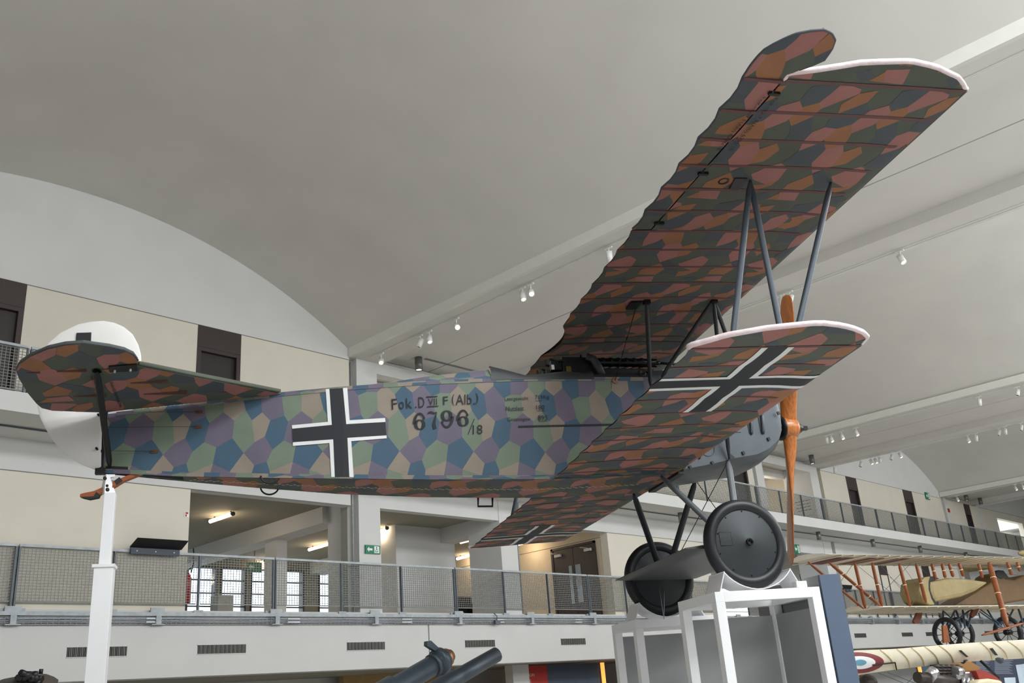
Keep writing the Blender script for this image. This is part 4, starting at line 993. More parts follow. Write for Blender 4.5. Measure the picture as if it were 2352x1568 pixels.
# the bold number 6796 and its slash: strokes of changing width
def stroke(pts, ws):
    pts = [np.array(p, float) for p in pts]; L_ = []; R_ = []
    for i, p in enumerate(pts):
        d = pts[min(i+1, len(pts)-1)]-pts[max(i-1, 0)]; d /= np.linalg.norm(d); nrm = np.array([-d[1], d[0]]); L_.append(p+nrm*ws[i]); R_.append(p-nrm*ws[i])
    A = on_side(L_, c5, -.008); B = on_side(R_, c5, -.008); m.grid([[a, b] for a, b in zip(A, B)])
def six(cx, cy, s_=1.):
    # bowl
    n = 28; P = []; W_ = []
    for k in range(n+1):
        t = 2*PI*k/n; P.append((cx+56*s_*math.cos(t), cy+48*s_*math.sin(t)+50*s_)); W_.append(7*s_+13*s_*abs(math.cos(t))**1.5)
    stroke(P, W_)
    P = []; W_ = []
    for k in range(16):
        t = k/15; ang = PI*1.0+t*PI*.92; P.append((cx+6*s_+(78-4*t)*s_*math.cos(ang)*(.93), cy+45*s_+(150 if False else 140)*s_*math.sin(ang)*(1-.0*t))); W_.append((20-15*t)*s_ if t < .8 else 6*s_)
    stroke(P, W_)
    stroke([(P[-1][0]-24*s_, P[-1][1]-14*s_), (P[-1][0]-2*s_, P[-1][1]+2*s_), (P[-1][0]-8*s_, P[-1][1]+4*s_)], [10*s_, 16*s_, 12*s_])
def digit6(cx, top, bot):
    H_ = bot-top; n = 26; s_ = H_/218.
    P = [(cx+(52*math.cos(t))*s_+8*s_, bot-66*s_+58*math.sin(t)*s_) for t in np.linspace(0, 2*PI, n)]; W_ = [(6+15*abs(math.cos(t))**1.3)*s_ for t in np.linspace(0, 2*PI, n)]; stroke(P, W_)
    tt = np.linspace(PI, 2*PI-.55, 16); P = [(cx+(70*math.cos(t))*s_+8*s_, bot-75*s_+128*math.sin(t)*s_*1.02) for t in tt]; W_ = [(20-13*i/15)*s_ for i in range(16)]; stroke(P, W_)
    e = P[-1]; stroke([(e[0]-22*s_, e[1]-4*s_), (e[0]-4*s_, e[1]-2*s_), (e[0]+6*s_, e[1]+2*s_)], [8*s_, 17*s_, 8*s_])
def digit9(cx, top, bot):
    H_ = bot-top; n = 26; s_ = H_/218.
    P = [(cx+(52*math.cos(t))*s_-8*s_, top+66*s_+58*math.sin(t)*s_) for t in np.linspace(0, 2*PI, n)]; W_ = [(6+15*abs(math.cos(t))**1.3)*s_ for t in np.linspace(0, 2*PI, n)]; stroke(P, W_)
    tt = np.linspace(0, PI-.55, 16); P = [(cx+(70*math.cos(t))*s_-8*s_, top+75*s_+128*math.sin(t)*s_*1.02) for t in tt]; W_ = [(20-13*i/15)*s_ for i in range(16)]; stroke(P, W_)
    e = P[-1]; stroke([(e[0]+22*s_, e[1]+4*s_), (e[0]+4*s_, e[1]+2*s_), (e[0]-6*s_, e[1]-2*s_)], [8*s_, 17*s_, 8*s_])
digit6(462, 492, 712); digit9(824, 462, 690); digit6(1020, 452, 668)
stroke([(572, 512), (585, 490), (615, 486), (655, 500), (688, 484)], [4, 9, 13, 11, 3]); stroke([(688, 484), (668, 560), (652, 640), (664, 698)], [4, 12, 20, 23])
stroke([(1171, 572), (1131, 671), (1092, 770)], [5, 5, 5])
part(m, 'fuselage_lettering', M_ink, label='black type and weight lettering')
# cable exits, handles, stirrups, eyelet
for px in ((457, 946), (455, 980), (355, 1037)):
    P = Sf(px); m = MB(); m.obox((P[0], P[1]-.004, P[2]), (1, 0, 0), (0, 1, 0), (0, 0, 1), .03, .003, .013); part(m, 'cable_exit', mat('leather_patch', (92, 56, 34), .7))
    m = MB(); e = np.array([-6.53, -.07, P[2]+.01]); m.tube([P+(0, -.008, 0), e], .0016, 4); part(m, 'control_cable', M_black)
for A, B_2, y in (((-5.237, -.437), (-5.094, -.447), -.19), ((-5.237, -.437), (-5.094, -.447), .19)):
    m = MB(); t = np.linspace(0, PI, 12); xc = (A[0]+B_2[0])/2; m.tube([(xc-.078*math.cos(a), y*1.02, -.447-.07*math.sin(a)) for a in t], .008, 6); part(m, 'lifting_handle', M_black)
m = MB(); m.tube([(-3.241, .35, -.545), (-3.247, .352, -.64), (-3.107, .352, -.643), (-3.1, .35, -.545)], .011, 6); part(m, 'stirrup_step', M_black)
P = Sf((1412, 874)); m = MB(); m.lathe((P[0], P[1]-.003, P[2]), (0, -1, 0), [(0, 0), (0, .032), (.006, .028), (.002, .014), (.002, 0)], 14); part(m, 'cable_eyelet', mat('brass_eyelet', (140, 104, 92), .5, .2))
m = MB(); T_ = Upx((1462, 702)); m.tube([P+(0, -.01, 0), T_], .004, 5)
for k in (.35, .55): q = P*(1-k)+T_*k; q2 = P*(1-k-.05)+T_*(k+.05); m.tube([q, q2], .008, 6)
part(m, 'control_cable', M_black)
m = MB(); q = [Upx(p)-np.array([0, 0, .02]) for p in ((1437, 707), (1449, 691), (1474, 690), (1462, 706))]; m.prism(q, (0, 0, .03)); part(m, 'pulley_box', M_black)
# ---- machine guns
M_gun = mat('gun_metal', (26, 27, 30), .38, .6, var=.15)
for y in (-.15, .13):
    g_ = MB(); g_.box((-2.44, y-.045, .52), (-2.12, y+.045, .68)); g_.box((-2.55, y-.03, .55), (-2.44, y+.03, .645)); gun = part(g_, 'machine_gun', M_gun, bevel=.004)
    m = MB(); m.smooth = True; n = 30
    m.tube([(-2.06, y, .645), (-1.45, y, .645)], .03, 12); m.tube([(-1.45, y, .645), (-1.4, y, .645)], .02, 10); m.tube([(-1.4, y, .645), (-1.22, y, .635)], .013, 8); part2(m, 'barrel', M_gun, gun)
    m = MB(); na = 16; xs_j = [-2.1]
    while xs_j[-1] < -1.47: xs_j += [xs_j[-1]+.022, xs_j[-1]+.082]
    vs_ = [(x, y+.05*math.cos(2*PI*(k+.5)/na), .645+.05*math.sin(2*PI*(k+.5)/na)) for x in xs_j for k in range(na)]
    m.add(vs_, [(i*na+k, i*na+(k+1) % na, (i+1)*na+(k+1) % na, (i+1)*na+k) for i in range(len(xs_j)-1) for k in range(na) if i % 2 == 0 or k % 2 == 0])
    part2(m, 'cooling_jacket', M_gun, gun, label='slotted air-cooled jacket')
    m = MB(); m.tube([(-2.56, y, .6), (-2.6, y, .61), (-2.6, y, .66)], .012, 6); m.box((-2.6, y-.012, .5), (-2.56, y+.012, .56)); m.tube([(-2.55, y, .67), (-2.48, y-.02, .645), (-2.42, y-.05, .64)], .015, 6); part2(m, 'grip', M_gun, gun)
    m = MB(); m.box((-2.24, y-.006, .68), (-2.22, y+.006, .72)); m.lathe((-1.5, y, .72), (1, 0, 0), [(0, .024), (.008, .024), (.008, .018), (0, .018), (0, .024)], 12); part2(m, 'sights', M_gun, gun)
    m = MB(); m.box((-2.4, y-.05, .47), (-1.5, y+.05, .56)); part2(m, 'ammunition_chute', M_gun, gun)
m = MB(); m.smooth = True
rows = [[(x, y_, z) for (x, z) in ((-2.2, .66), (-2.14, .7), (-2.1, .66), (-2.07, .58), (-2.04, .47))] for y_ in (-.24, -.2)]
m.tube([(-2.2, -.23, .67), (-2.14, -.25, .64), (-2.1, -.26, .55), (-2.08, -.27, .46)], .02, 8, r2=.04); part(m, 'belt_guide', M_cowld)
m = MB(); P = una((1269, 843), 1, -.17); m.box((P[0]-.014, -.185, P[2]-.03), (P[0]+.014, -.182, P[2]+.02)); part(m, 'paper_tag', M_kwhite, label='small white tag')
m = MB(); P = una((1306, 848), 1, -.2); m.box((P[0]-.025, -.205, P[2]-.035), (P[0]+.025, -.2, P[2]+.03)); part(m, 'brass_plate', mat('brass_plate', (104, 92, 40), .4, .6))
m = MB(); P = una((1475, 856), 1, -.36); m.lathe((P[0], -.355, P[2]), (0, -1, .25), [(0, .04), (.008, .04), (.008, .03), (.0, 0)], 16); part(m, 'filler_port', M_black)
# ---- struts
M_strut = mat('grey_strut_paint', (74, 84, 94), .4, .2, var=.08)
M_strutd = mat('dark_strut_paint', (40, 44, 48), .45, .2, var=.1)
def strut(A, B, name, a=.024, b=.014, mt=M_strut, rnd=True):
    A = np.array(A, float); B = np.array(B, float); d = B-A; L_ = np.linalg.norm(d); d /= L_
    t = [0, .03, .07, .13, .3, .5, .7, .87, .93, .97, 1]; s_ = [.35, .6, .9, 1, 1, 1, 1, 1, .9, .6, .35]
    m = MB(); m.smooth = True; m.tube([A+d*L_*k for k in t], [a*q for q in s_], 12, r2=[b*max(q, .6) for q in s_], up=(1, 0, 0)); return part(m, name, mt)
def ext(A, px, y, z): Bq = una(px, 1, y); k = (z-A[2])/(Bq[2]-A[2]); return A+(Bq-A)*k
rt, ft_ = Upx((1724, 412)), Upx((1908, 418)); yS = (rt[1]+ft_[1])/2; rt[1] = yS; ft_[1] = yS
zlow = -.40; rb_ = ext(rt, (1683, 778), yS, zlow); fb_ = ext(ft_, (1833, 752), yS, zlow); db_ = ext(rt, (1813, 752), yS, zlow)
for sgn in (1, -1):
    f_ = np.array([1, sgn, 1.]); 
    strut(rt*f_, rb_*f_, 'interplane_strut'); strut(ft_*f_, fb_*f_, 'interplane_strut'); strut(rt*f_, fb_*f_+(-.06, 0, 0), 'interplane_strut')
ct, cf = Upx((1485, 690)), Upx((1638.6, 688)); yC = -.962; ct[1] = yC; cf[1] = yC
c_rb = una((1494, 887), 1, -.41); c_fb = una((1519, 866), 1, -.40); c_fl = np.array([-.95, -.395, -.42]); c_in = np.array([-.55, .1, .52])
q_ = una((1672, 782), 1, -.5)
for sgn in (1, -1):
    f_ = np.array([1, sgn, 1.])
    for A, B in ((ct, c_rb), (cf, c_fb), (cf, c_fl), (cf, np.array([-.62, -.3, .5]))): strut(A*f_, B*f_, 'cabane_strut', .021, .019, M_strutd)
    for A in (ct, cf):
        m = MB(); m.box((A[0]-.03, A[1]*sgn-.025, A[2]-.035), (A[0]+.03, A[1]*sgn+.025, A[2]+.01)); part(m, 'strut_fitting', M_black)
m = MB(); m.obox((-1.45, .0, -.535), (1, 0, 0), (0, 1, 0), (0, 0, 1), .035, .37, .012); part(m, 'wing_root_fairing', M_black)
# ---- undercarriage
M_ucs = mat('silver_grey_strut_paint', (104, 108, 112), .35, .3, var=.06)  # near struts only: the light on them is put into the colour
AX = np.array([-1.247, 0, -1.314]); YW_ = .95
fT, rT = np.array([-.95, -.37, -.43]), np.array([-1.655, -.35, -.56])
for sgn in (1, -1):
    f_ = np.array([1, sgn, 1.]); e = np.array([AX[0], -.80, AX[2]+.02])
    strut(fT*f_, e*f_+(.03, 0, 0), 'undercarriage_strut', .034, .02, M_ucs if sgn > 0 else M_strutd)
    strut(rT*f_, e*f_-(.03, 0, 0), 'undercarriage_strut', .032, .02, M_ucs if sgn > 0 else M_strutd)
    m = MB(); m.tube([fT*f_, e*np.array([1, -sgn, 1])+(.05, 0, 0)], .004, 5); part(m, 'bracing_wire', M_black)
m = MB(); m.smooth = True; rows = []
prof = [(1, -.006), (.97, .02), (.85, .04), (.6, .05), (.3, .035), (0, .006), (0, -.002), (.3, -.012), (.6, -.02), (.85, -.026), (.97, -.02)]
for y in np.linspace(-.87, .87, 8): rows.append([(-1.76+.92*c, y, -1.32+z) for c, z in prof])
m.grid(rows, closed=True); m.smooth = False; m.poly(rows[0]); m.poly(rows[-1][::-1]); ax_ = part(m, 'axle_fairing', mat('fairing_grey', (92, 94, 94), .45, .1, var=.06))
for px in ((1575, 1325), (1600, 1312)):
    P = una(px, 2, -1.362)
    for s_ in (-1, 1):
        m = MB(); P0 = np.array([P[0], P[1], -1.3615]); m.poly([P0+(s_*.006, 0, 0)+(0, -.008, 0), P0+(s_*.06, 0, 0), P0+(s_*.006, .012, 0)]); part2(m, 'drain_slot', M_black, ax_)
m = MB(); m.tube([(AX[0], -1.02, AX[2]), (AX[0], 1.02, AX[2])], .02, 10); part(m, 'axle', M_gun)
M_tyre = mat('tyre_rubber', (27, 30, 35), .42, var=.08, scale=8, bump=.05); M_disc = mat('wheel_disc_paint', (50, 56, 59), .45, .15, var=.08, scale=4)
for sgn in (-1, 1):
    c = np.array([AX[0], sgn*YW_, AX[2]]); m = MB(); prof = [(.055*math.sin(t), .325+.055*math.cos(t)) for t in np.linspace(0, 2*PI, 17)]
    m.lathe(c, (0, sgn, 0), prof, 56); tyre = part(m, 'wheel', M_tyre, label='%s wheel with black tyre' % ('near' if sgn < 0 else 'far'))
    for s2_ in (1, -1):
        m = MB(); m.lathe(c, (0, sgn*s2_, 0), [(.012, .295), (.03, .289), (.0305, .286), (.0335, .27), (.054, .16), (.072, .066), (.0745, .052), (.08, .03), (.08, 0)], 56); dc = part2(m, 'wheel_disc', M_disc, tyre)
    for k in range(10):
        a = 2*PI*k/10+.3; m = MB(); m.lathe(c+np.array([.27*math.cos(a), sgn*.034, .27*math.sin(a)]), (0, sgn, 0), [(0, .007), (.004, .006), (.005, 0)], 8); part2(m, 'screw', M_black, tyre)
    m = MB(); m.lathe(c, (0, sgn, 0), [(.07, .03), (.1, .03), (.1, .02), (.085, .018), (.085, 0)], 18); part2(m, 'hub_cap', M_gun, tyre)
    def cone(u, v, l): r = math.hypot(u, v); return c+np.array([u, sgn*(.03+(.288-r)/.238*.045+l), v])
    m = MB(); us = np.linspace(-.245, -.145, 4); vs = np.linspace(-.015, .095, 4)
    m.grid([[cone(u, v, .003) for u in us] for v in vs]); hb_ = .004
    for (p, q) in (((-.245, -.015), (-.145, -.015)), ((-.245, .095), (-.145, .095)), ((-.245, -.015), (-.245, .095)), ((-.145, -.015), (-.145, .095))): m.tube([cone(*p, .002), cone((p[0]+q[0])/2, (p[1]+q[1])/2, .003), cone(*q, .002)], .0022, 5)
    part2(m, 'access_hatch', M_disc, tyre)
# ---- airscrew
phi = -.334
M_wood = mat('varnished_wood', (180, 108, 54), .28, var=.32, scale=2.2, grain=(26, 26, 1.2), spec=.6)
def blade(s_):
    rows = []; rr = [0, .05, .1, .16, .24, .34, .46, .6, .76, .92, 1.06, 1.18, 1.27, 1.33, 1.365, 1.38]
    ch = [.17, .17, .165, .16, .17, .185, .2, .22, .225, .22, .21, .2, .185, .16, .12, .04]; th = [.17, .17, .165, .158, .145, .122, .096, .072, .055, .044, .036, .03, .025, .02, .015, .006]
    bt_ = [80, 76, 68, 56, 46, 36, 28, 22, 18, 15.5, 13.5, 12, 11, 11, 11, 11]
    for r, c, t, b in zip(rr, ch, th, bt_):
        b = math.radians(b); cd_ = np.array([math.sin(b), -math.cos(b)*s_, 0]); nd = np.array([math.cos(b), math.sin(b)*s_, 0])
        row = []
        for k in range(16):
            a = 2*PI*k/16; u = math.cos(a); v = math.sin(a); row.append(np.array([0, 0, s_*r])+cd_*(c/2*u)+nd*(t/2*v*(1 if v > 0 else .6)))
        rows.append(row)
    Rm = np.array([[1, 0, 0], [0, math.cos(-phi), -math.sin(-phi)], [0, math.sin(-phi), math.cos(-phi)]])
    return [[Rm @ p for p in row] for row in rows]
m = MB(); m.smooth = True
for s_ in (1, -1): r_ = blade(s_); m.grid(r_, closed=True); m.poly(r_[-1])
pr = part(m, 'airscrew', M_wood, label='laminated orange-brown wooden airscrew')
m = MB(); m.smooth = True; m.lathe((0, 0, 0), (1, 0, 0), [(-.13, 0), (-.13, .1), (-.1, .125), (-.088, .125), (-.088, 0)], 28); part2(m, 'hub_flange', M_gun, pr)
m = MB(); m.smooth = True; m.lathe((0, 0, 0), (1, 0, 0), [(-.088, 0), (-.088, .098), (-.06, .108), (.05, .106), (.08, .09), (.084, 0)], 28); part2(m, 'hub_block', M_wood, pr)
m = MB(); m.lathe((0, 0, 0), (1, 0, 0), [(.083, .07), (.1, .065), (.15, .035), (.17, .02), (.17, 0)], 24); part2(m, 'hub_nut', M_gun, pr)
m = MB(); m.tube([(-.3, 0, 0), (-.1, 0, 0)], .07, 14); part(m, 'crank_case_nose', M_gun)
m = MB(); m.box((.16, -.02, -.02), (.21, .02, .02)); part2(m, 'starter_claw', M_gun, pr)
# ---- tail
TP = (-5.09, .283, -6.57, .150)
def Tpx(px): return wpl(px, TP[0], TP[1], TP[2], TP[3])
def zT(x): return TP[3]+(TP[1]-TP[3])*(x-TP[2])/(TP[0]-TP[2])
def flat(nm, polys, th, seed, parent=None, sym=True, cells=None):
    out = None
    for sgn in (1, -1):
        m = MB()
        for pl in polys:
            q = [(Tpx(p)[0], Tpx(p)[1]*sgn) for p in pl]
            camo(m, [q], cloth(-7.2, -5, -1.9, 1.9, seed[0], seed[1], .3), lambda x, y: (x, y, zT(x)), smooth=False)
            m.cur = 0; m.prism([(x, y, zT(x)+.0015) for x, y in q], (0, 0, th))
        ob = part(m, nm, F_dark); out = out or ob
        pts = [p for p in polys[0]]
    return out
E_horn = [(316, 838), (316, 830), (306, 816), (285, 806), (250, 798), (190, 790), (150, 793), (110, 802), (70, 819), (45, 836), (38, 850), (218, 849)]
E_main = [(38, 850), (45, 870), (66, 905), (85, 928), (96, 937), (120, 943), (160, 945), (230, 947), (215, 849)]
el = flat('elevator', [E_horn, E_main], .03, (-6.4, -1.1))
tp = flat('tailplane', [[(236, 947), (222, 851), (316, 841), (645, 905)]], .045, (-5.75, -.55))
m = MB(); q = [Tpx(p) for p in ((236, 947), (221, 849))]
for sgn in (1, -1):
    for pts in ([(316, 830), (306, 816), (285, 806), (250, 798), (190, 790), (150, 793), (110, 802), (70, 819), (45, 836), (38, 850), (45, 870), (66, 905), (85, 928), (96, 937), (120, 943), (160, 945), (230, 947)],):
        m = MB(); m.tube([(Tpx(p)[0], Tpx(p)[1]*sgn, zT(Tpx(p)[0])+.012) for p in pts], .009, 6); part(m, 'elevator_rim', F_dark[2])
    m = MB(); pts = [(236, 947), (221, 849)]; m.tube([(Tpx(p)[0], Tpx(p)[1]*sgn, zT(Tpx(p)[0])+.002) for p in pts], .012, 6); part(m, 'elevator_hinge', M_black)
    m = MB(); m.tube([(Tpx(p)[0]+.005, Tpx(p)[1]*sgn, zT(Tpx(p)[0])+.02) for p in ((316, 840), (480, 873), (640, 903))], .013, 8); part(m, 'tailplane_leading_edge', F_dark[0])
q = [Tpx(p)-np.array([0, 0, .012]) for p in ((250, 839), (315, 834), (316, 849), (252, 852))]
m = MB(); m.prism(q, (0, 0, .03)); br = part(m, 'balance_clamp', M_black)
for px in ((264, 847), (300, 844)):
    P = Tpx(px); m = MB(); m.lathe((P[0], P[1], P[2]-.03), (0, 0, 1), [(0, .008), (.02, .008)], 8); part2(m, 'bolt', M_white, br)
for (bl, tl, br_, tr_) in (((203, 864), (212, 862), (240, 912), (248, 908)), ((250, 878), (259, 876), (272, 935), (281, 932))):
    m = MB(); text_on(m, 'Fok=D7F(Alb)6796', Tpx(bl), Tpx(br_), Tpx(tr_), Tpx(tl), np.array([0, 0, -.006])); part(m, 'tail_lettering', M_ink)
for px0, px1 in (((300, 880), (385, 872)), ((330, 905), (430, 897)), ((520, 897), (500, 903)), ((170, 911), (225, 906)), ((60, 856), (92, 854)), ((200, 850), (130, 851))):
    A, B = Tpx(px0), Tpx(px1); m = MB(); yv = (A[1]+B[1])/2; m.box((min(A[0], B[0]), yv-.008, min(A[2], B[2])-.004), (max(A[0], B[0]), yv+.008, max(A[2], B[2])+.004)); part(m, 'rib_tape', M_tape)
A = Tpx((223, 849)); strut((A[0], A[1], A[2]-.01), Sf((253, 1074))+np.array([0, -.015, 0]), 'tail_strut', .026, .02, M_black)
B2 = Sf((253, 1074)); strut((A[0], -A[1], A[2]-.01), (B2[0], -B2[1]+.015, B2[2]), 'tail_strut', .026, .02, M_black)
m = MB(); m.lathe((A[0], A[1], A[2]-.005), (0, 0, 1), [(-.01, .035), (0, .03), (.01, 0)], 10); part(m, 'strut_fitting', M_black)
m = MB(); m.box((-6.58, -.022, -.36), (-6.5, .022, -.31)); m.box((-6.56, -.016, -.34), (-6.52, .016, .2)); part(m, 'stern_post', M_black)
rud = [(236, 950), (233, 1079), (228, 1082), (190, 1068), (165, 1053), (142, 1035), (122, 1012), (105, 985), (92, 958), (85, 930), (86, 880), (90, 840), (98, 813), (112, 788), (140, 764), (180, 745), (210, 739), (238, 737), (262, 741), (285, 751), (305, 768), (318, 792), (324, 815), (325, 835)]
R3d = [una(p, 1, 0) for p in rud]; R3d += [np.array([-6.15, 0, .33]), np.array([-6.5, 0, .2])]
M_rud = mat('white_tail_fabric', (232, 230, 228), .7, var=.03, scale=3, bump=.1, bscale=6)
m = MB(); cen = np.array([-6.6, 0, .25]); rows = []
for k, f_ in ((0, 1.0), (1, .97), (2, .6), (3, .0)): 
    pass
n = len(R3d); V_ = []
for sg in (-1, 1):
    ring0 = [p+(0, sg*.004, 0) for p in R3d]; ring1 = [cen+(p-cen)*.95+(0, sg*.018, 0) for p in R3d]; ring2 = [cen+(p-cen)*.5+(0, sg*.026, 0) for p in R3d]
    m.smooth = True; m.grid([ring0+[ring0[0]], ring1+[ring1[0]], ring2+[ring2[0]]]); m.smooth = False
    m.poly(ring2)
b_ = MB()
m.grid([[p+(0, -.004, 0) for p in R3d+[R3d[0]]], [p+(0, .004, 0) for p in R3d+[R3d[0]]]])
rd = part(m, 'rudder', M_rud, label='white rounded fin and rudder')
for sg in (-1, 1):
    q = [una(p, 1, 0)+(0, sg*.027, 0) for p in ((177, 767), (211, 766), (209, 812), (173, 812))]; m = MB(); m.prism(q, (0, sg*.002, 0)); part2(m, 'rudder_cross', M_kblack, rd)
for px in ((236, 960), (232, 1037)):
    P = una(px, 1, 0); m = MB(); m.box((P[0]-.05, -.02, P[2]-.012), (P[0]+.02, .02, P[2]+.012)); m.tube([(P[0]-.03, -.06, P[2]+.015), (P[0]-.02, .06, P[2]+.015)], .01, 6); part2(m, 'rudder_horn', M_black, rd)
# tail skid
M_skid = mat('oiled_wood', (158, 84, 44), .4, var=.25, grain=(3, 30, 30))
sk = [(318, 1082), (290, 1092), (262, 1104), (238, 1117), (215, 1127), (195, 1131), (184, 1134), (183, 1140), (200, 1143), (225, 1138), (240, 1128), (262, 1118), (285, 1104), (330, 1086)]
q = [una(p, 1, -.03) for p in sk]; m = MB(); m.prism(q, (0, .06, 0)); skd = part(m, 'tail_skid', M_skid, bevel=.004)
for pts in (((262, 1104), (274, 1095), (282, 1104), (268, 1114)), ((188, 1141), (215, 1139), (221, 1129), (229, 1135), (226, 1141), (205, 1145))):
    q = [una(p, 1, -.032) for p in pts]; m = MB(); m.prism(q, (0, .064, 0)); part2(m, 'leather_wrap', mat('black_leather', (44, 44, 44), .7), skd)
# ================================================================ STANDS
M_std = mat('white_powder_coat', (246, 247, 249), .4, var=.015)
XH = np.array([.856, -.5169, 0]); YH = np.array([.5169, .856, 0]); ZH = np.array([0, 0, 1.])
def frame(A, ztop, wdt, dep, label, label_c):
    """open white box frame of square tube with its cradle; A = nearest top corner"""
    r = empty('display_stand', (A[0]+XH[0]*wdt/2+YH[0]*dep/2, A[1]+XH[1]*wdt/2+YH[1]*dep/2, 0), label, 'stand'); of = r.location
    s_ = .04
    def P(a, b, z): return np.array([A[0], A[1], 0])+XH*a+YH*b+ZH*z
    def bar(p, q, nm):
        c = (p+q)/2; d = q-p; h = np.linalg.norm(d)/2; d = d/np.linalg.norm(d)
        m = MB()
        if abs(d[2]) > .9: m.obox(c, XH, YH, ZH, s_, s_, h)
        elif abs(d@XH) > .9: m.obox(c, XH, YH, ZH, h, s_, s_)
        else: m.obox(c, XH, YH, ZH, s_, h, s_)
        m.build(nm, M_std, r, of, bevel=.003)
    for a in (s_, wdt-s_):
        for b in (s_, dep-s_): bar(P(a, b, 0), P(a, b, ztop-2*s_), 'post')
        bar(P(a, 0, ztop-s_), P(a, dep, ztop-s_), 'beam')
    for b in (s_, dep-s_): bar(P(2*s_, b, ztop-s_), P(wdt-2*s_, b, ztop-s_), 'beam')
    for b in (s_, dep-s_): bar(P(2*s_, b, s_), P(wdt-2*s_, b, s_), 'beam')
    return r, P, of
zN = 2.268; A1 = un((1641, 1359), 2, zN)
r1, P1, of1 = frame(A1, zN, .94, .72, 'large white steel box frame carrying the near wheel', '')
dlt = a2w((AX[0], YW_, AX[2]))-a2w((AX[0], -YW_, AX[2]))
A2 = A1+np.array([dlt[0], dlt[1], 0])+XH*.06; zF = zN+dlt[2]+.003
r2, P2, of2 = frame(A2, zF, .94, .66, 'white steel box frame carrying the far wheel, behind the nearer one', '')
M_pgrey = mat('panel_light_grey', (150, 152, 153), .6, var=.02); M_pblue = mat('panel_steel_blue', (88, 102, 124), .5, var=.03)
# grey lining inside the near frame and the tall blue panel at its right
m = MB(); m.obox(P1(.5, .70, 1.06), XH, YH, ZH, .40, .008, 1.05); m.build('lining_panel', M_pgrey, r1, of1)
m = MB(); m.obox(P1(.875, .38, 1.06), XH, YH, ZH, .006, .3, 1.05); m.build('lining_panel', M_pgrey, r1, of1)
m = MB(); m.obox(P2(.5, .64, 1.06), XH, YH, ZH, .40, .008, 1.05); m.build('lining_panel', M_pgrey, r2, of2)
zB = 2.36
pn = empty('exhibition_board', P1(1.04, .5, 0), 'tall panel with steel-blue end and grey face right of the near stand', 'panel'); of = pn.location
m = MB(); m.obox(P1(.952+.09, .55, zB/2), XH, YH, ZH, .088, .53, zB/2); m.build('panel_body', M_pgrey, pn, of)
m = MB(); m.obox(P1(.952+.09, .0, zB/2), XH, YH, ZH, .09, .012, zB/2); m.build('blue_end', M_pblue, pn, of)
m = MB(); m.obox(P1(.952+.184, .55, zB/2), XH, YH, ZH, .006, .55, zB/2); m.build('blue_side', M_pblue, pn, of)
# wheel cradles
def cradle(yw, zt, label):
    c = a2w((AX[0], yw, AX[2])); Rr = .388; r = empty('wheel_cradle', (c[0], c[1], zt), label, 'cradle'); of = r.location
    m = MB(); n = 14; hwid = .14
    a = np.linspace(-math.radians(52), math.radians(52), n)
    arc_ = [(Rr*math.sin(t), c[2]-Rr*math.cos(t)) for t in a]; arc_ = [(x, max(z, zt+.006)) for x, z in arc_]
    t0 = arc_[0]; t1 = arc_[-1]
    top = arc_; out = [(t0[0]-.07, zt+.002)]+top+[(t1[0]+.09, zt+.002)]
    for (x0, z0), (x1, z1) in zip(out[:-1], out[1:]):
        d = np.array([x1-x0, z1-z0]); L_ = np.linalg.norm(d); d /= L_; ax = XH*d[0]+ZH*d[1]; az = -XH*d[1]+ZH*d[0]
        cc_ = np.array([c[0], c[1], 0])+XH*(x0+x1)/2+ZH*(z0+z1)/2-az*.004
        m.obox(cc_, ax, YH, az, L_/2+.001, hwid, .004)
    m.build('saddle_plate', M_std, r, of)
    m = MB()
    for s_ in (-1, 1): m.obox(np.array([c[0], c[1], zt+.006])+XH*s_*.33, XH, YH, ZH, .12, hwid, .006)
    m.build('base_plate', M_std, r, of)
cradle(-YW_, zN, 'curved white steel cradle under the near wheel'); cradle(YW_, zF, 'curved white steel cradle under the far wheel')
# small white box with aerial on the near frame
P = P1(.80, .06, zN); r = empty('radio_box', P, 'small white electronics box with black aerial on the near stand', 'device'); of = r.location
m = MB(); m.obox(P+ZH*.028, XH, YH, ZH, .05, .035, .026); m.build('housing', M_white, r, of, bevel=.006)
m = MB(); m.tube([P+XH*.02+ZH*.054, P+XH*.018+ZH*.11], .004, 6); m.build('aerial', M_black, r, of)
# thin cables hanging at the far stand
Q = una((1512, 1338), 2, -1.36); a = a2w(Q); b = un((1525, 1421), 1, a[1]-.35)
t = MB(); t.tube([a, b], .003, 5); t.tube([a2w(una((1526, 1340), 2, -1.36)), b], .0035, 5); thing(t, 'tie_wire', M_galv, 'two thin steel tie wires running down from the axle fairing to the far stand', 'wire')
# tail support post
zq = lambda px: None
Pt = a2w((-6.42, 0, -.36)); bx_, by_ = Pt[0], Pt[1]
r = empty('support_post', (bx_, by_, 0), 'tall white telescopic post holding up the tail', 'post'); of = r.location
zt1 = un((250, 1133), 1, by_)[2]; zt2 = un((235, 1303), 1, by_)[2]; xo = un((254, 1133), 1, by_)[0]; hx = .043
m = MB(); m.obox((xo, by_, (zt1+zt2)/2), XH, YH, ZH, hx, hx, (zt1-zt2)/2); m.build('upper_tube', M_std, r, of, bevel=.003)
m = MB(); m.obox((xo, by_, zt2/2), XH, YH, ZH, .072, .072, zt2/2); m.build('lower_tube', M_std, r, of, bevel=.003)
m = MB(); m.obox((xo, by_, zt2+.006), XH, YH, ZH, .084, .084, .012); m.build('collar', M_std, r, of)
m = MB(); m.obox((xo, by_, .01), XH, YH, ZH, .25, .25, .01); m.build('foot_plate', M_std, r, of)
yb = by_-.02
q = [un(p, 1, yb) for p in ((240, 1131), (265, 1131), (253, 1096), (264, 1094), (264, 1089), (244, 1089), (244, 1096), (241, 1113))]
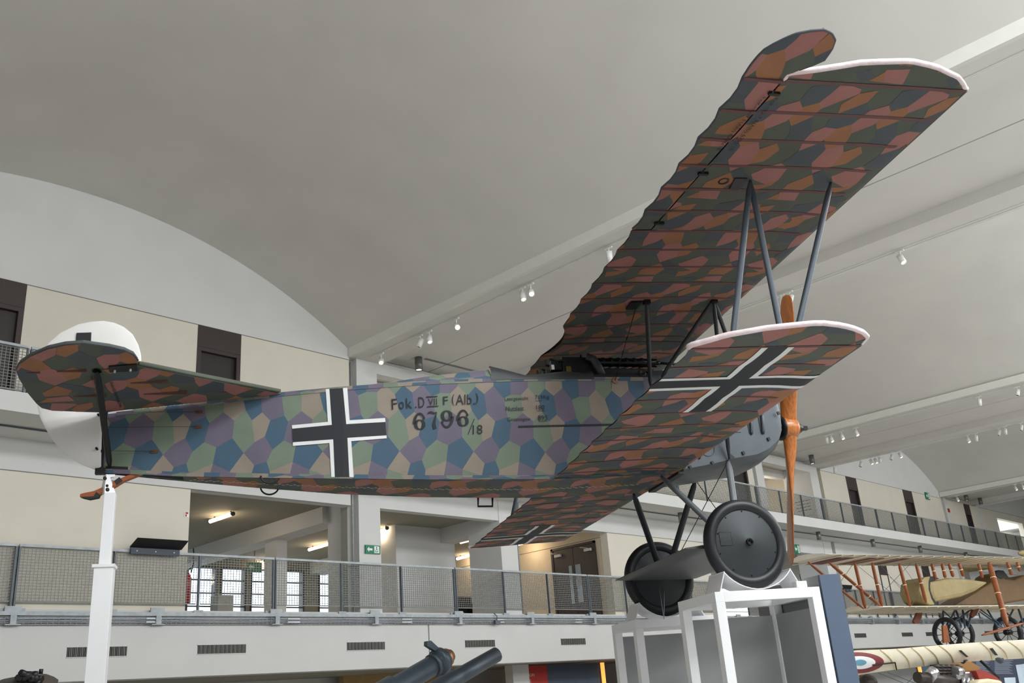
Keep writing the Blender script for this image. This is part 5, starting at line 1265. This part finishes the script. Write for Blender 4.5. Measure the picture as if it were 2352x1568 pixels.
m = MB(); m.prism(q, (0, .06, 0)); bk = m.build('bracket', M_std, r, of)
for px, rr in (((246, 1115), .012), ((247, 1124), .017), ((241, 1098), .016)):
    P = un(px, 1, yb-.001); m = MB(); m.lathe(P, (0, -1, 0), [(0, rr), (.006, rr*.8), (.006, 0)], 10); m.build('bolt', M_black, bk)
# ---- gun barrels in the lower middle
M_cannon = mat('blue_grey_gun_paint', (70, 82, 92), .4, .25, var=.08, scale=20, bump=.25, bscale=90); M_bronze = mat('bronze', (176, 128, 96), .35, .7, var=.1)
def barrel(ptip, pbase, rad, label, fancy, yc):
    A = un(ptip, 1, yc); B = un(pbase, 1, yc); d = (A-B)/np.linalg.norm(A-B)
    base = B-d*(.75 if fancy else 1.0)
    r = empty('gun_barrel', (base[0], base[1], 0), label, 'cannon'); of = r.location
    m = MB(); m.smooth = True
    if fancy: m.lathe(base, d, [(0, 0), (0, rad*1.3), (.6, rad*1.25), (.62, rad), (np.linalg.norm(A-base)-.14, rad), (np.linalg.norm(A-base)-.14, 0)], 32)
    else: L_ = np.linalg.norm(A-base); m.lathe(base, d, [(0, 0), (0, rad*1.2), (L_-.62, rad*1.1), (L_-.6, rad), (L_-.55, rad*1.0), (L_, rad*.97), (L_+.002, rad*.9), (L_, rad*.72), (L_-.3, rad*.7), (L_-.3, 0)], 32)
    m.build('tube', M_cannon, r, of)
    if fancy:
        L_ = np.linalg.norm(A-base); m = MB(); m.lathe(base, d, [(L_-.2, rad), (L_-.2, rad*1.12), (L_-.16, rad*1.12), (L_-.16, rad*1.02), (L_-.14, rad*1.02), (L_-.14, rad*1.3), (L_-.08, rad*1.3), (L_-.08, rad*1.05), (L_-.05, rad*1.0), (L_-.05, 0)], 32); m.build('muzzle_ring', M_cannon, r, of)
        m = MB(); m.lathe(base, d, [(L_-.05, rad*.92), (L_-.02, rad*.9), (L_-.01, rad*.72), (L_+.02, rad*.6), (L_+.03, 0)], 24); m.build('bronze_plug', M_bronze, r, of)
        c = base+d*(L_-.12); u = np.array([0, 0, 1.])-d*d[2]; u /= np.linalg.norm(u); s_ = np.cross(d, u)
        m = MB(); q = [c+u*rad*1.2-d*.02, c+u*rad*1.2+d*.03, c+u*(rad*1.2+.09)-d*.03, c+u*(rad*1.2+.1)-d*.07, c+u*(rad*1.2+.07)-d*.085]; m.prism([p-s_*.02 for p in q], s_*.04); m.build('front_sight', M_cannon, r, of)
    m = MB(); q = base
    for s_ in (-1, 1): m.prism([(base[0]-.25, base[1]+s_*.13-.02, 0), (base[0]+.3, base[1]+s_*.13-.02, 0), (base[0]+.14, base[1]+s_*.13-.02, base[2]+.1), (base[0]-.05, base[1]+s_*.13-.02, base[2]+.1)], (0, .04, 0))
    m.build('carriage', M_cannon, r, of)
barrel((1032, 1506), (935, 1562), .08, 'blue-grey cannon barrel with bronze muzzle plug in the lower middle', True, 6.0)
barrel((1140, 1503), (1022, 1571), .078, 'plain blue-grey open cannon barrel right of the bronze-plugged one', False, 7.2)
# ---- dark camouflaged gun breech in the lower left corner
y0 = 6.0; M_olive = mat('olive_brown_paint', (52, 48, 42), .6, var=.25, scale=8)
r = empty('howitzer', (2.1, y0, 0), 'dark camouflaged gun mount peeking up in the lower left corner', 'cannon'); of = r.location
q = [un(p, 1, y0) for p in ((20, 1600), (20, 1567), (40, 1556), (58, 1549), (84, 1546), (108, 1547), (125, 1553), (137, 1561), (133, 1568), (133, 1600))]
m = MB(); m.prism(q, (0, .35, 0)); m.build('shield', M_olive, r, of, bevel=.01)
q = [un(p, 1, y0-.03) for p in ((82, 1568), (104, 1549), (112, 1549), (134, 1560), (130, 1568))]; m = MB(); m.prism(q, (0, .05, 0)); m.build('camouflage_patch', mat('red_brown_patch', (66, 54, 46), .6), r, of)
m = MB(); a = un((93, 1548), 1, y0+.1); b = un((95, 1536), 1, y0+.1); m.tube([a, b], .012, 6); m.build('sight_post', M_black, r, of)
m = MB()
for p, qq in (((66, 1547), (67, 1541)), ((82, 1547), (82, 1541)), ((58, 1549), (82, 1545))): m.tube([un(p, 1, y0+.05), un(qq, 1, y0+.05)], .014, 6)
m.build('sight_bracket', M_black, r, of)
m = MB(); m.box((1.6, y0, 0), (2.6, y0+.5, 1.5)); m.build('mount_base', M_olive, r, of)
m = MB()
random.seed(3)
for k in range(14):
    a = un((30+random.random()*60, 1552+random.random()*14), 1, y0-.03); m.tube([a, a+np.array([random.uniform(-.06, .06), -.02, random.uniform(-.02, .03)])], .02, 6)
m.build('mechanism', M_black, r, of)

# ================================================================ BACKGROUND BIPLANES (right)
M_ltan = mat('clear_doped_linen', (228, 220, 204), .6, var=.05, scale=3); M_tan = mat('khaki_yellow_fabric', (150, 134, 92), .6, var=.08)
M_ost = mat('varnished_strut_wood', (138, 74, 34), .4, var=.2); M_bst = mat('blue_grey_steel_tube', (62, 80, 96), .5, .3); M_lrib = mat('linen_rib', (224, 206, 168), .6)
SP = np.array([.966, -.259, 0]); FN = np.array([.259, .966, 0])     # span to the right, nose towards the gallery
O1 = np.array([27.0, 9.45, 0])
def bp(px, off=0.): return un_pl(px, O1+FN*off, FN)      # point on the spanwise plane of the aircraft
r = empty('background_biplane', (29, 9, 0), 'large tan twin-boom biplane with varnished struts in the right background', 'airplane'); of = r.location
def lwing(nm, pL, pR, chord, c0, th, mt):
    L_ = bp(pL); Rr = bp(pR); z = (L_[2]+Rr[2])/2; m = MB(); m.smooth = True; rows = []
    for k in range(9):
        t = k/8; c = L_*(1-t)+Rr*t; c[2] = L_[2]*(1-t)+Rr[2]*t; f = 1 if 0 < k else .75
        rows.append([c+FN*(c0+chord*u*f)+ZH*(v*th) for u, v in ((0, 0), (.2, .5), (.5, .9), (.8, 1), (.97, .6), (1, .2), (.97, -.1), (.7, -.05), (.3, -.02))])
    m.grid(rows, closed=True); m.smooth = False; m.poly(rows[0]); m.poly(rows[-1][::-1]); o = m.build(nm, mt, r, of)
    m = MB(); n = int(np.linalg.norm(Rr-L_)/.42)
    for k in range(1, n): t = k/n; c = L_*(1-t)+Rr*t; m.obox(c+FN*(c0+chord*.5)-ZH*.012, SP, FN, ZH, .02, chord*.49, .006)
    m.build('ribs', M_lrib, r, of, kind='stuff'); return o
lwing('upper_wing', (1848, 1285), (2500, 1292), 1.6, -.8, .12, M_ltan); lwing('lower_wing', (1968, 1402), (2500, 1396), 1.5, -.75, .11, M_ltan)
m = MB(); a = bp((1848, 1285)); 
for k in range(3): m.obox(a+SP*(1.0+1.1*k)+FN*.1-ZH*.016, SP, FN, ZH, .3, .5, .004)
m.build('wing_cockade', mat('faded_maroon', (112, 62, 62), .6), r, of)
def bst(p, q, rad=.045, mt=M_ost, nm='wing_strut', rings=True, o1=-.6, o2=-.6):
    A = bp(p, o1); B = bp(q, o2); d = (B-A)/np.linalg.norm(B-A)
    m = MB(); m.smooth = True; m.tube([A, A+(B-A)*.1, A+(B-A)*.9, B], [rad*.5, rad, rad, rad*.5], 8, r2=[rad*.3, rad*.6, rad*.6, rad*.3]); s_ = m.build(nm, mt, r, of)
    if rings:
        m = MB(); n = max(2, int(np.linalg.norm(B-A)/.4))
        for k in range(1, n): c = A+(B-A)*k/n; m.tube([c-d*.012, c+d*.012], rad*1.08, 8, r2=rad*.72)
        m.build('whipping', M_lrib, s_)
SQ = lambda x, y: (1850+x*.21344, 1250+y*.21344)
for p, q in ((SQ(530, 195), SQ(645, 690)), (SQ(718, 195), SQ(825, 675)), (SQ(1008, 205), SQ(1128, 668)), (SQ(1190, 205), SQ(1298, 630)), (SQ(1545, 205), SQ(1590, 350)), (SQ(1650, 200), SQ(1700, 345)), (SQ(1360, 205), SQ(1400, 370)), (SQ(1470, 205), SQ(1505, 360)), (SQ(1860, 205), SQ(1905, 360)), (SQ(2170, 190), SQ(2220, 330)), (SQ(2275, 190), SQ(2310, 290))):
    bst(p, q)
bst(SQ(250, 190), SQ(820, 675), .05); bst(SQ(30, 190), SQ(625, 690), .04, rings=False); bst(SQ(1975, 195), SQ(2175, 880), .07, o1=-1., o2=-1.6)
bst(SQ(1900, 975), SQ(2352, 845), .05, rings=False, o1=-1.6, o2=-1.6, nm='skid')
# pods and nacelle
def pod(pA, pB, rad, mt, nm, off=-.3, ry=1., sh=((0, 0), (.02, .5), (.08, .85), (.2, 1), (.45, 1), (.7, .8), (.9, .35), (1, .02))):
    A = bp(pA, off); B = bp(pB, off); d = B-A; L_ = np.linalg.norm(d); m = MB(); m.smooth = True; m.lathe(A, d, [(L_*u, rad*v) for u, v in sh], 20); return m.build(nm, mt, r, of)
m = MB(); q = [bp(SQ(*p), -.5) for p in ((1340, 395), (1560, 355), (1760, 365), (1998, 402), (1850, 500), (1700, 560), (1550, 590), (1395, 620), (1350, 500))]
m.prism(q, FN*.6); m.build('engine_pod', M_tan, r, of, bevel=.1)
m = MB(); q = [bp(SQ(*p), -.5) for p in ((1235, 400), (1290, 350), (1350, 340), (1330, 400), (1330, 480), (1360, 580), (1400, 650), (1340, 650), (1270, 600), (1225, 500))]; m.prism(q, FN*.6); m.build('engine_ring', M_tan, r, of, bevel=.03)
m = MB(); q = [bp(SQ(*p), -.47) for p in ((1325, 345), (1385, 340), (1440, 368), (1342, 398), (1352, 500), (1398, 615), (1420, 650), (1395, 652), (1345, 560), (1318, 440))]; m.prism(q, FN*.5); m.build('engine_gap', M_black, r, of)
m = MB(); q = [bp(SQ(*p), .3) for p in ((1590, 660), (1830, 520), (2010, 400), (2060, 320), (2110, 290), (2150, 360), (2250, 380), (2340, 330), (2600, 290), (2600, 560), (2130, 640), (2000, 665))]; m.prism(q, FN*.7); m.build('fuselage', mat('brown_varnished_fabric', (100, 74, 38), .5, var=.1), r, of, bevel=.05)
m = MB(); q = [bp(SQ(*p), .28) for p in ((2045, 300), (2080, 275), (2130, 280), (2190, 355), (2110, 368), (2060, 345))]; m.prism(q, FN*.1); m.build('cockpit_opening', M_black, r, of)
m = MB(); q = [bp(SQ(*p), .9) for p in ((1700, 205), (1965, 205), (1965, 268), (1850, 285), (1770, 295), (1700, 265))]; m.prism(q, FN*.1); m.build('tail_surface', M_tan, r, of)
for p in (((1245, 590), (1275, 640), (1262, 660), (1218, 665)), ((1205, 735), (1262, 735), (1245, 800), (1220, 848), (1180, 850), (1168, 825)), ((1810, 700), (1870, 690), (1840, 760), (1800, 790), (1785, 760))):
    m = MB(); q = [bp(SQ(*k), -.2) for k in p]; m.prism(q, FN*.06); m.build('airscrew_blade', mat('dark_red_wood', (112, 52, 32), .4, var=.2), r, of)
for p, q in (((1480, 710), (1480, 880)), ((1610, 705), (1530, 870)), ((1480, 710), (1680, 900)), ((1620, 705), (1680, 890)), ((1690, 700), (1720, 900)), ((1790, 700), (1750, 900)), ((1780, 700), (1550, 870)), ((1870, 690), (2100, 860)), ((1950, 690), (2080, 900)), ((2110, 690), (2110, 870)), ((2240, 690), (2170, 830)), ((2120, 690), (2300, 870)), ((2290, 690), (2340, 840)), ((1870, 720), (2130, 900))):
    bst(SQ(*p), SQ(*q), .028, M_bst, 'undercarriage_strut', False, 0, -.3)
for c, rr in ((SQ(1525, 965), .43), (SQ(1660, 960), .45), (SQ(2180, 945), .43), (SQ(2440, 945), .43)):
    C_ = bp(c, -.3 if rr < .44 else .6); m = MB(); prof = [(.06*math.sin(t), rr-.07+.06*math.cos(t)) for t in np.linspace(0, 2*PI, 11)]
    m.lathe(C_, SP, prof, 28); wh = m.build('wheel', M_tyre, r, of)
    m = MB(); m.lathe(C_, SP, [(-.12, 0), (-.12, .07), (.12, .07), (.12, 0)], 12)
    for k in range(10):
        a = 2*PI*k/10; m.tube([C_, C_+FN*(rr-.1)*math.cos(a)+ZH*(rr-.1)*math.sin(a)], .008, 4)
    m.build('spokes', M_gun, wh)
m = MB(); q = [bp(SQ(*p), -.75) for p in ((1480, 870), (1525, 868), (1558, 1050), (1492, 1060))]; m.prism(q, FN*.05); m.build('airscrew_blade', M_ost, r, of)
random.seed(11)
for p, q in (((520, 200), (385, 390)), ((545, 215), (935, 530)), ((800, 215), (1100, 560)), ((1130, 205), (665, 690)), ((1040, 220), (1240, 500)), ((910, 350), (1230, 620)), ((1220, 230), (1560, 560)), ((1240, 480), (1140, 660))):
    A, B = bp(SQ(*p), -.4), bp(SQ(*q), -.4); m = MB(); m.tube([A, B], .006, 4); m.build('rigging_wire', M_galvd, r, of)
m = MB(); q = bp(SQ(1700, 1000), 0); m.box((q[0]-1.6, q[1]-1, 0), (q[0]+5, q[1]+1.2, .9)); m.build('plinth', M_grey, r, of)

# second one: linen monoplane-like wing with roundel, engine and dark panel below
O2 = np.array([20.0, 6.6, 0])
def cp(px, off=0.): return un_pl(px, O2+FN*off, FN)
SR = lambda x, y: (1960+x*.16667, 1440+y*.16667)
r = empty('background_biplane', (22, 6, 0), 'pale linen biplane with roundel wing in the lower right corner', 'airplane'); of = r.location
zw = 2.06
def wp(px, dz=0.): return un(px, 2, zw+dz)
# the wing is seen from slightly below its leading edge: a gently tilted panel
def tw(px): return un_pl(px, O2, FN*.95+ZH*.3)
top = [(-60, 335), (30, 318), (550, 300), (1200, 245), (1600, 215), (2352, 170), (2500, 160)]
bot = [(-60, 690), (95, 652), (570, 585), (1180, 515), (1500, 480), (2352, 430), (2500, 420)]
def lerp(tab, x): return float(np.interp(x, [t[0] for t in tab], [t[1] for t in tab]))
rows = []; m = MB(); m.smooth = True
for x in np.linspace(-60, 2480, 24): rows.append([tw(SR(x, lerp(top, x)*(1-t)+lerp(bot, x)*t))+(-FN*.07*math.sin(PI*t)) for t in (0, .15, .3, .5, .7, .85, 1)])
m.grid(rows); m.grid([[p+FN*.02 for p in (row[0], row[-1])] for row in rows]); w2 = m.build('upper_wing', mat('pale_linen', (214, 206, 184), .6, var=.04), r, of)
m = MB()
for x0, x1 in ((360, 570), (590, 780), (790, 975), (975, 1175), (1170, 1380), (1740, 1910), (1900, 2130), (2110, 2352)):
    pts = [tw(SR(x0+(x1-x0)*t, lerp(top, x0)*(1-t)+lerp(bot, x1)*t))-FN*(.075*math.sin(PI*t)+.006) for t in np.linspace(.02, .98, 7)]; m.tube(pts, .012, 4)
m.build('ribs', M_lrib, r, of, kind='stuff')
def disc(rx, rx2, cy0, mt, lift, nm):
    # roundel ring on the wing
    m = MB(); cxr, cyr = 30, 492; n = 36
    P_ = [(cxr+rx*math.cos(a), cyr+rx2*math.sin(a)) for a in np.linspace(0, 2*PI, n, endpoint=False)]
    rows_ = [[tw(SR(x, y))-FN*(.075*math.sin(PI*min(1, max(0, (y-lerp(top, x))/(lerp(bot, x)-lerp(top, x)))))+lift) for x, y in [(cxr+(p[0]-cxr)*f_, cyr+(p[1]-cyr)*f_) for p in P_+[P_[0]]]] for f_ in (.01, .4, .75, 1)]
    m.grid(rows_); m.build(nm, mt, w2, of) if False else m.build(nm, mt, r, of)
disc(336, 146, 0, mat('roundel_maroon', (122, 44, 48), .6), .012, 'roundel_ring'); disc(212, 90, 0, M_kwhite, .02, 'roundel_ring'); disc(82, 40, 0, mat('roundel_blue', (92, 150, 170), .6), .03, 'roundel_centre')
m = MB(); m.tube([tw(SR(200, 525))-FN*.09, tw(SR(515, 492))-FN*.09, tw(SR(575, 585))-FN*.03], .012, 4); m.build('aileron_gap', M_dk, r, of)
for pts in (((1385, 325), (1420, 322), (1520, 415), (1490, 418)), ((1812, 298), (1850, 292), (1925, 392), (1890, 394))):
    m = MB(); m.prism([tw(SR(*p))-FN*.09 for p in pts], -FN*.01); m.build('wing_slot', M_dk, r, of)
def lump(px, off, rad, mt, nm, sq=(1, 1, 1)):
    c = cp(px, off); m = MB(); m.smooth = True; m.lathe(c-ZH*rad*sq[2], (0, 0, 1), [(rad*sq[2]*(1-math.cos(t)), rad*math.sin(t)) for t in np.linspace(0, PI, 9)], 14); return m.build(nm, mt, r, of)
M_eng = mat('engine_metal', (74, 68, 64), .45, .5, var=.3, scale=20); M_alu = mat('polished_aluminium', (190, 190, 192), .25, .8)
# engine with cylinders below the wing
for k in range(5):
    c = cp(SR(1130+75*k, 640), -.6); m = MB(); m.smooth = True; prof = []
    for j in range(9): prof += [(j*.05, .1), (j*.05+.02, .1), (j*.05+.025, .075), (j*.05+.045, .075)]
    m.lathe(c-ZH*.3, (.1, 0, 1), [(0, 0)]+prof+[(.44, 0)], 12); m.build('cylinder', M_eng, r, of)
m = MB(); a, b = cp(SR(880, 690), -.7), cp(SR(1450, 760), -.7); m.tube([a, b], .09, 14); m.build('crankcase', M_eng, r, of)
m = MB(); a, b = cp(SR(1040, 690), -.75), cp(SR(1110, 610), -.75); m.tube([a, b], .1, 10); m.build('intake_pipe', M_alu, r, of); m = MB(); a, b = cp(SR(1400, 610), -.75), cp(SR(1480, 625), -.75); m.tube([a, b], .09, 10); m.build('intake_pipe', M_alu, r, of)
q = [cp(SR(*p), -.8) for p in ((1430, 650), (1500, 612), (1720, 608), (1735, 650), (1728, 712), (1450, 728))]; m = MB(); m.prism(q, FN*.3); m.build('exhaust_manifold', M_alu, r, of, bevel=.03)
for k in range(4):
    a, b = cp(SR(1520+60*k, 700), -.82), cp(SR(1515+58*k, 800), -.82); m = MB(); m.tube([a, b], .035, 8); m.build('exhaust_pipe', M_alu, r, of)
# cabane arch, king post, fuselage edge
n = 20; A_ar = [SR(1500+550*t, 470-100*math.sin(PI*min(1, t*1.05))**.7 if t < .95 else 455) for t in np.linspace(0, 1, n)]
m = MB(); m.tube([cp(p, -.5) for p in A_ar], .05, 8); m.build('hoop', mat('slate_hoop', (52, 62, 74), .5), r, of)
m = MB(); m.tube([cp(SR(1640, 200), -.3), cp(SR(1640, 360), -.3)], .05, 6); m.tube([cp(SR(1480, 225), -.3), cp(SR(1620, 310), -.3)], .02, 5); m.tube([cp(SR(1700, 410), -.5), cp(SR(2000, 700), -.5)], .025, 6); m.tube([cp(SR(1730, 215), -.3), cp(SR(1730, 370), -.3)], .008, 4); m.build('king_post', M_gun, r, of)
m = MB(); q = [cp(SR(*p), .3) for p in ((1320, 540), (1500, 480), (1620, 470), (1760, 560), (1700, 600), (1380, 600))]; m.prism(q, FN*.3); m.build('fuselage_top', mat('ochre_plywood', (150, 108, 50), .5), r, of)
m = MB(); q = [cp(SR(*p), -.9) for p in ((1690, 600), (1760, 585), (1860, 620), (1980, 690), (2060, 760), (1900, 730), (1750, 740))]; m.prism(q, FN*.3); m.build('cowl_rim', mat('cowl_red', (150, 52, 44), .5), r, of)
m = MB(); q = [cp(SR(*p), -1.0) for p in ((1690, 800), (1740, 720), (1880, 705), (2040, 730), (2090, 800))]; m.prism(q, FN*.4); m.build('nose_cone', mat('pale_linen_cowl', (226, 214, 182), .6), r, of, bevel=.04)
for a, b in (((340, 625), (860, 840)), ((470, 620), (900, 790)), ((880, 640), (740, 770))):
    m = MB(); m.tube([cp(SR(*a), -.2), cp(SR(*b), -.2)], .006, 4); m.build('rigging_wire', M_galvd, r, of)
for k in (110, 195): 
    m = MB(); m.tube([cp(SR(k, 650), .1), cp(SR(k+8, 790), .1)], .04, 6); m.build('wing_strut', M_ost, r, of)
lump(SR(200, 770), -.1, .16, M_eng, 'rotary_engine', (1, 1, .9))
m = MB(); c = cp(SR(1500, 800), 0); m.box((c[0]-2, c[1]-.6, 0), (c[0]+2.5, c[1]+.6, .8)); m.build('plinth', M_grey, r, of)
# dark navy text panel in the far lower right corner
O3 = O2+FN*2.2
def dp(px): return un_pl(px, O3, FN)
r = empty('text_panel', dp(SR(2000, 760))*np.array([1, 1, 0]), 'dark navy exhibition panel with white text columns and photographs in the lower right corner', 'panel'); of = r.location
q = [dp(SR(*p)) for p in ((1640, 420), (2520, 420), (2560, 1500), (1640, 1500))]; q[2][2] = q[3][2] = 0.0
m = MB(); m.prism(q, FN*.06); m.build('board', mat('navy_panel', (34, 44, 62), .5), r, of)
m = MB()
for x0, x1, y0, y1 in ((1690, 1880, 465, 640), (1945, 2200, 455, 640)):
    k = 0; y = y0
    while y < y1:
        xs_, xe = x0, x1-((k*37) % 60); a = [dp(SR(*p))-FN*.004 for p in ((xs_, y+6), (xe, y+6), (xe, y), (xs_, y))]; m.poly(a); y += 14; k += 1
m.build('text_lines', mat('pale_text', (120, 130, 146), .6), r, of, kind='stuff')
m = MB()
for pts in (((2235, 520), (2352, 505), (2520, 490), (2520, 800), (2290, 800)), ((2075, 695), (2230, 690), (2240, 800), (2090, 800))): m.poly([dp(SR(*p))-FN*.005 for p in pts])
m.build('photograph', mat('photo_grey', (170, 184, 196), .5, var=.3, scale=2), r, of)
m = MB(); m.poly([dp(SR(*p))-FN*.005 for p in ((1745, 425), (1790, 425), (1790, 415), (1745, 415))]); m.build('heading', M_red, r, of)
# green float end at the right frame edge
P = un((2345, 1271), 1, 9.0); t = MB(); t.smooth = True; t.lathe((P[0]-.25, P[1], P[2]), SP, [(0, 0), (.05, .05), (.2, .09), (1.2, .1), (1.6, .06), (1.7, 0)], 14)
thing(t, 'wing_tip_float', M_tan, 'khaki rounded spar end hanging at the right picture edge under the balcony', 'aircraft part')
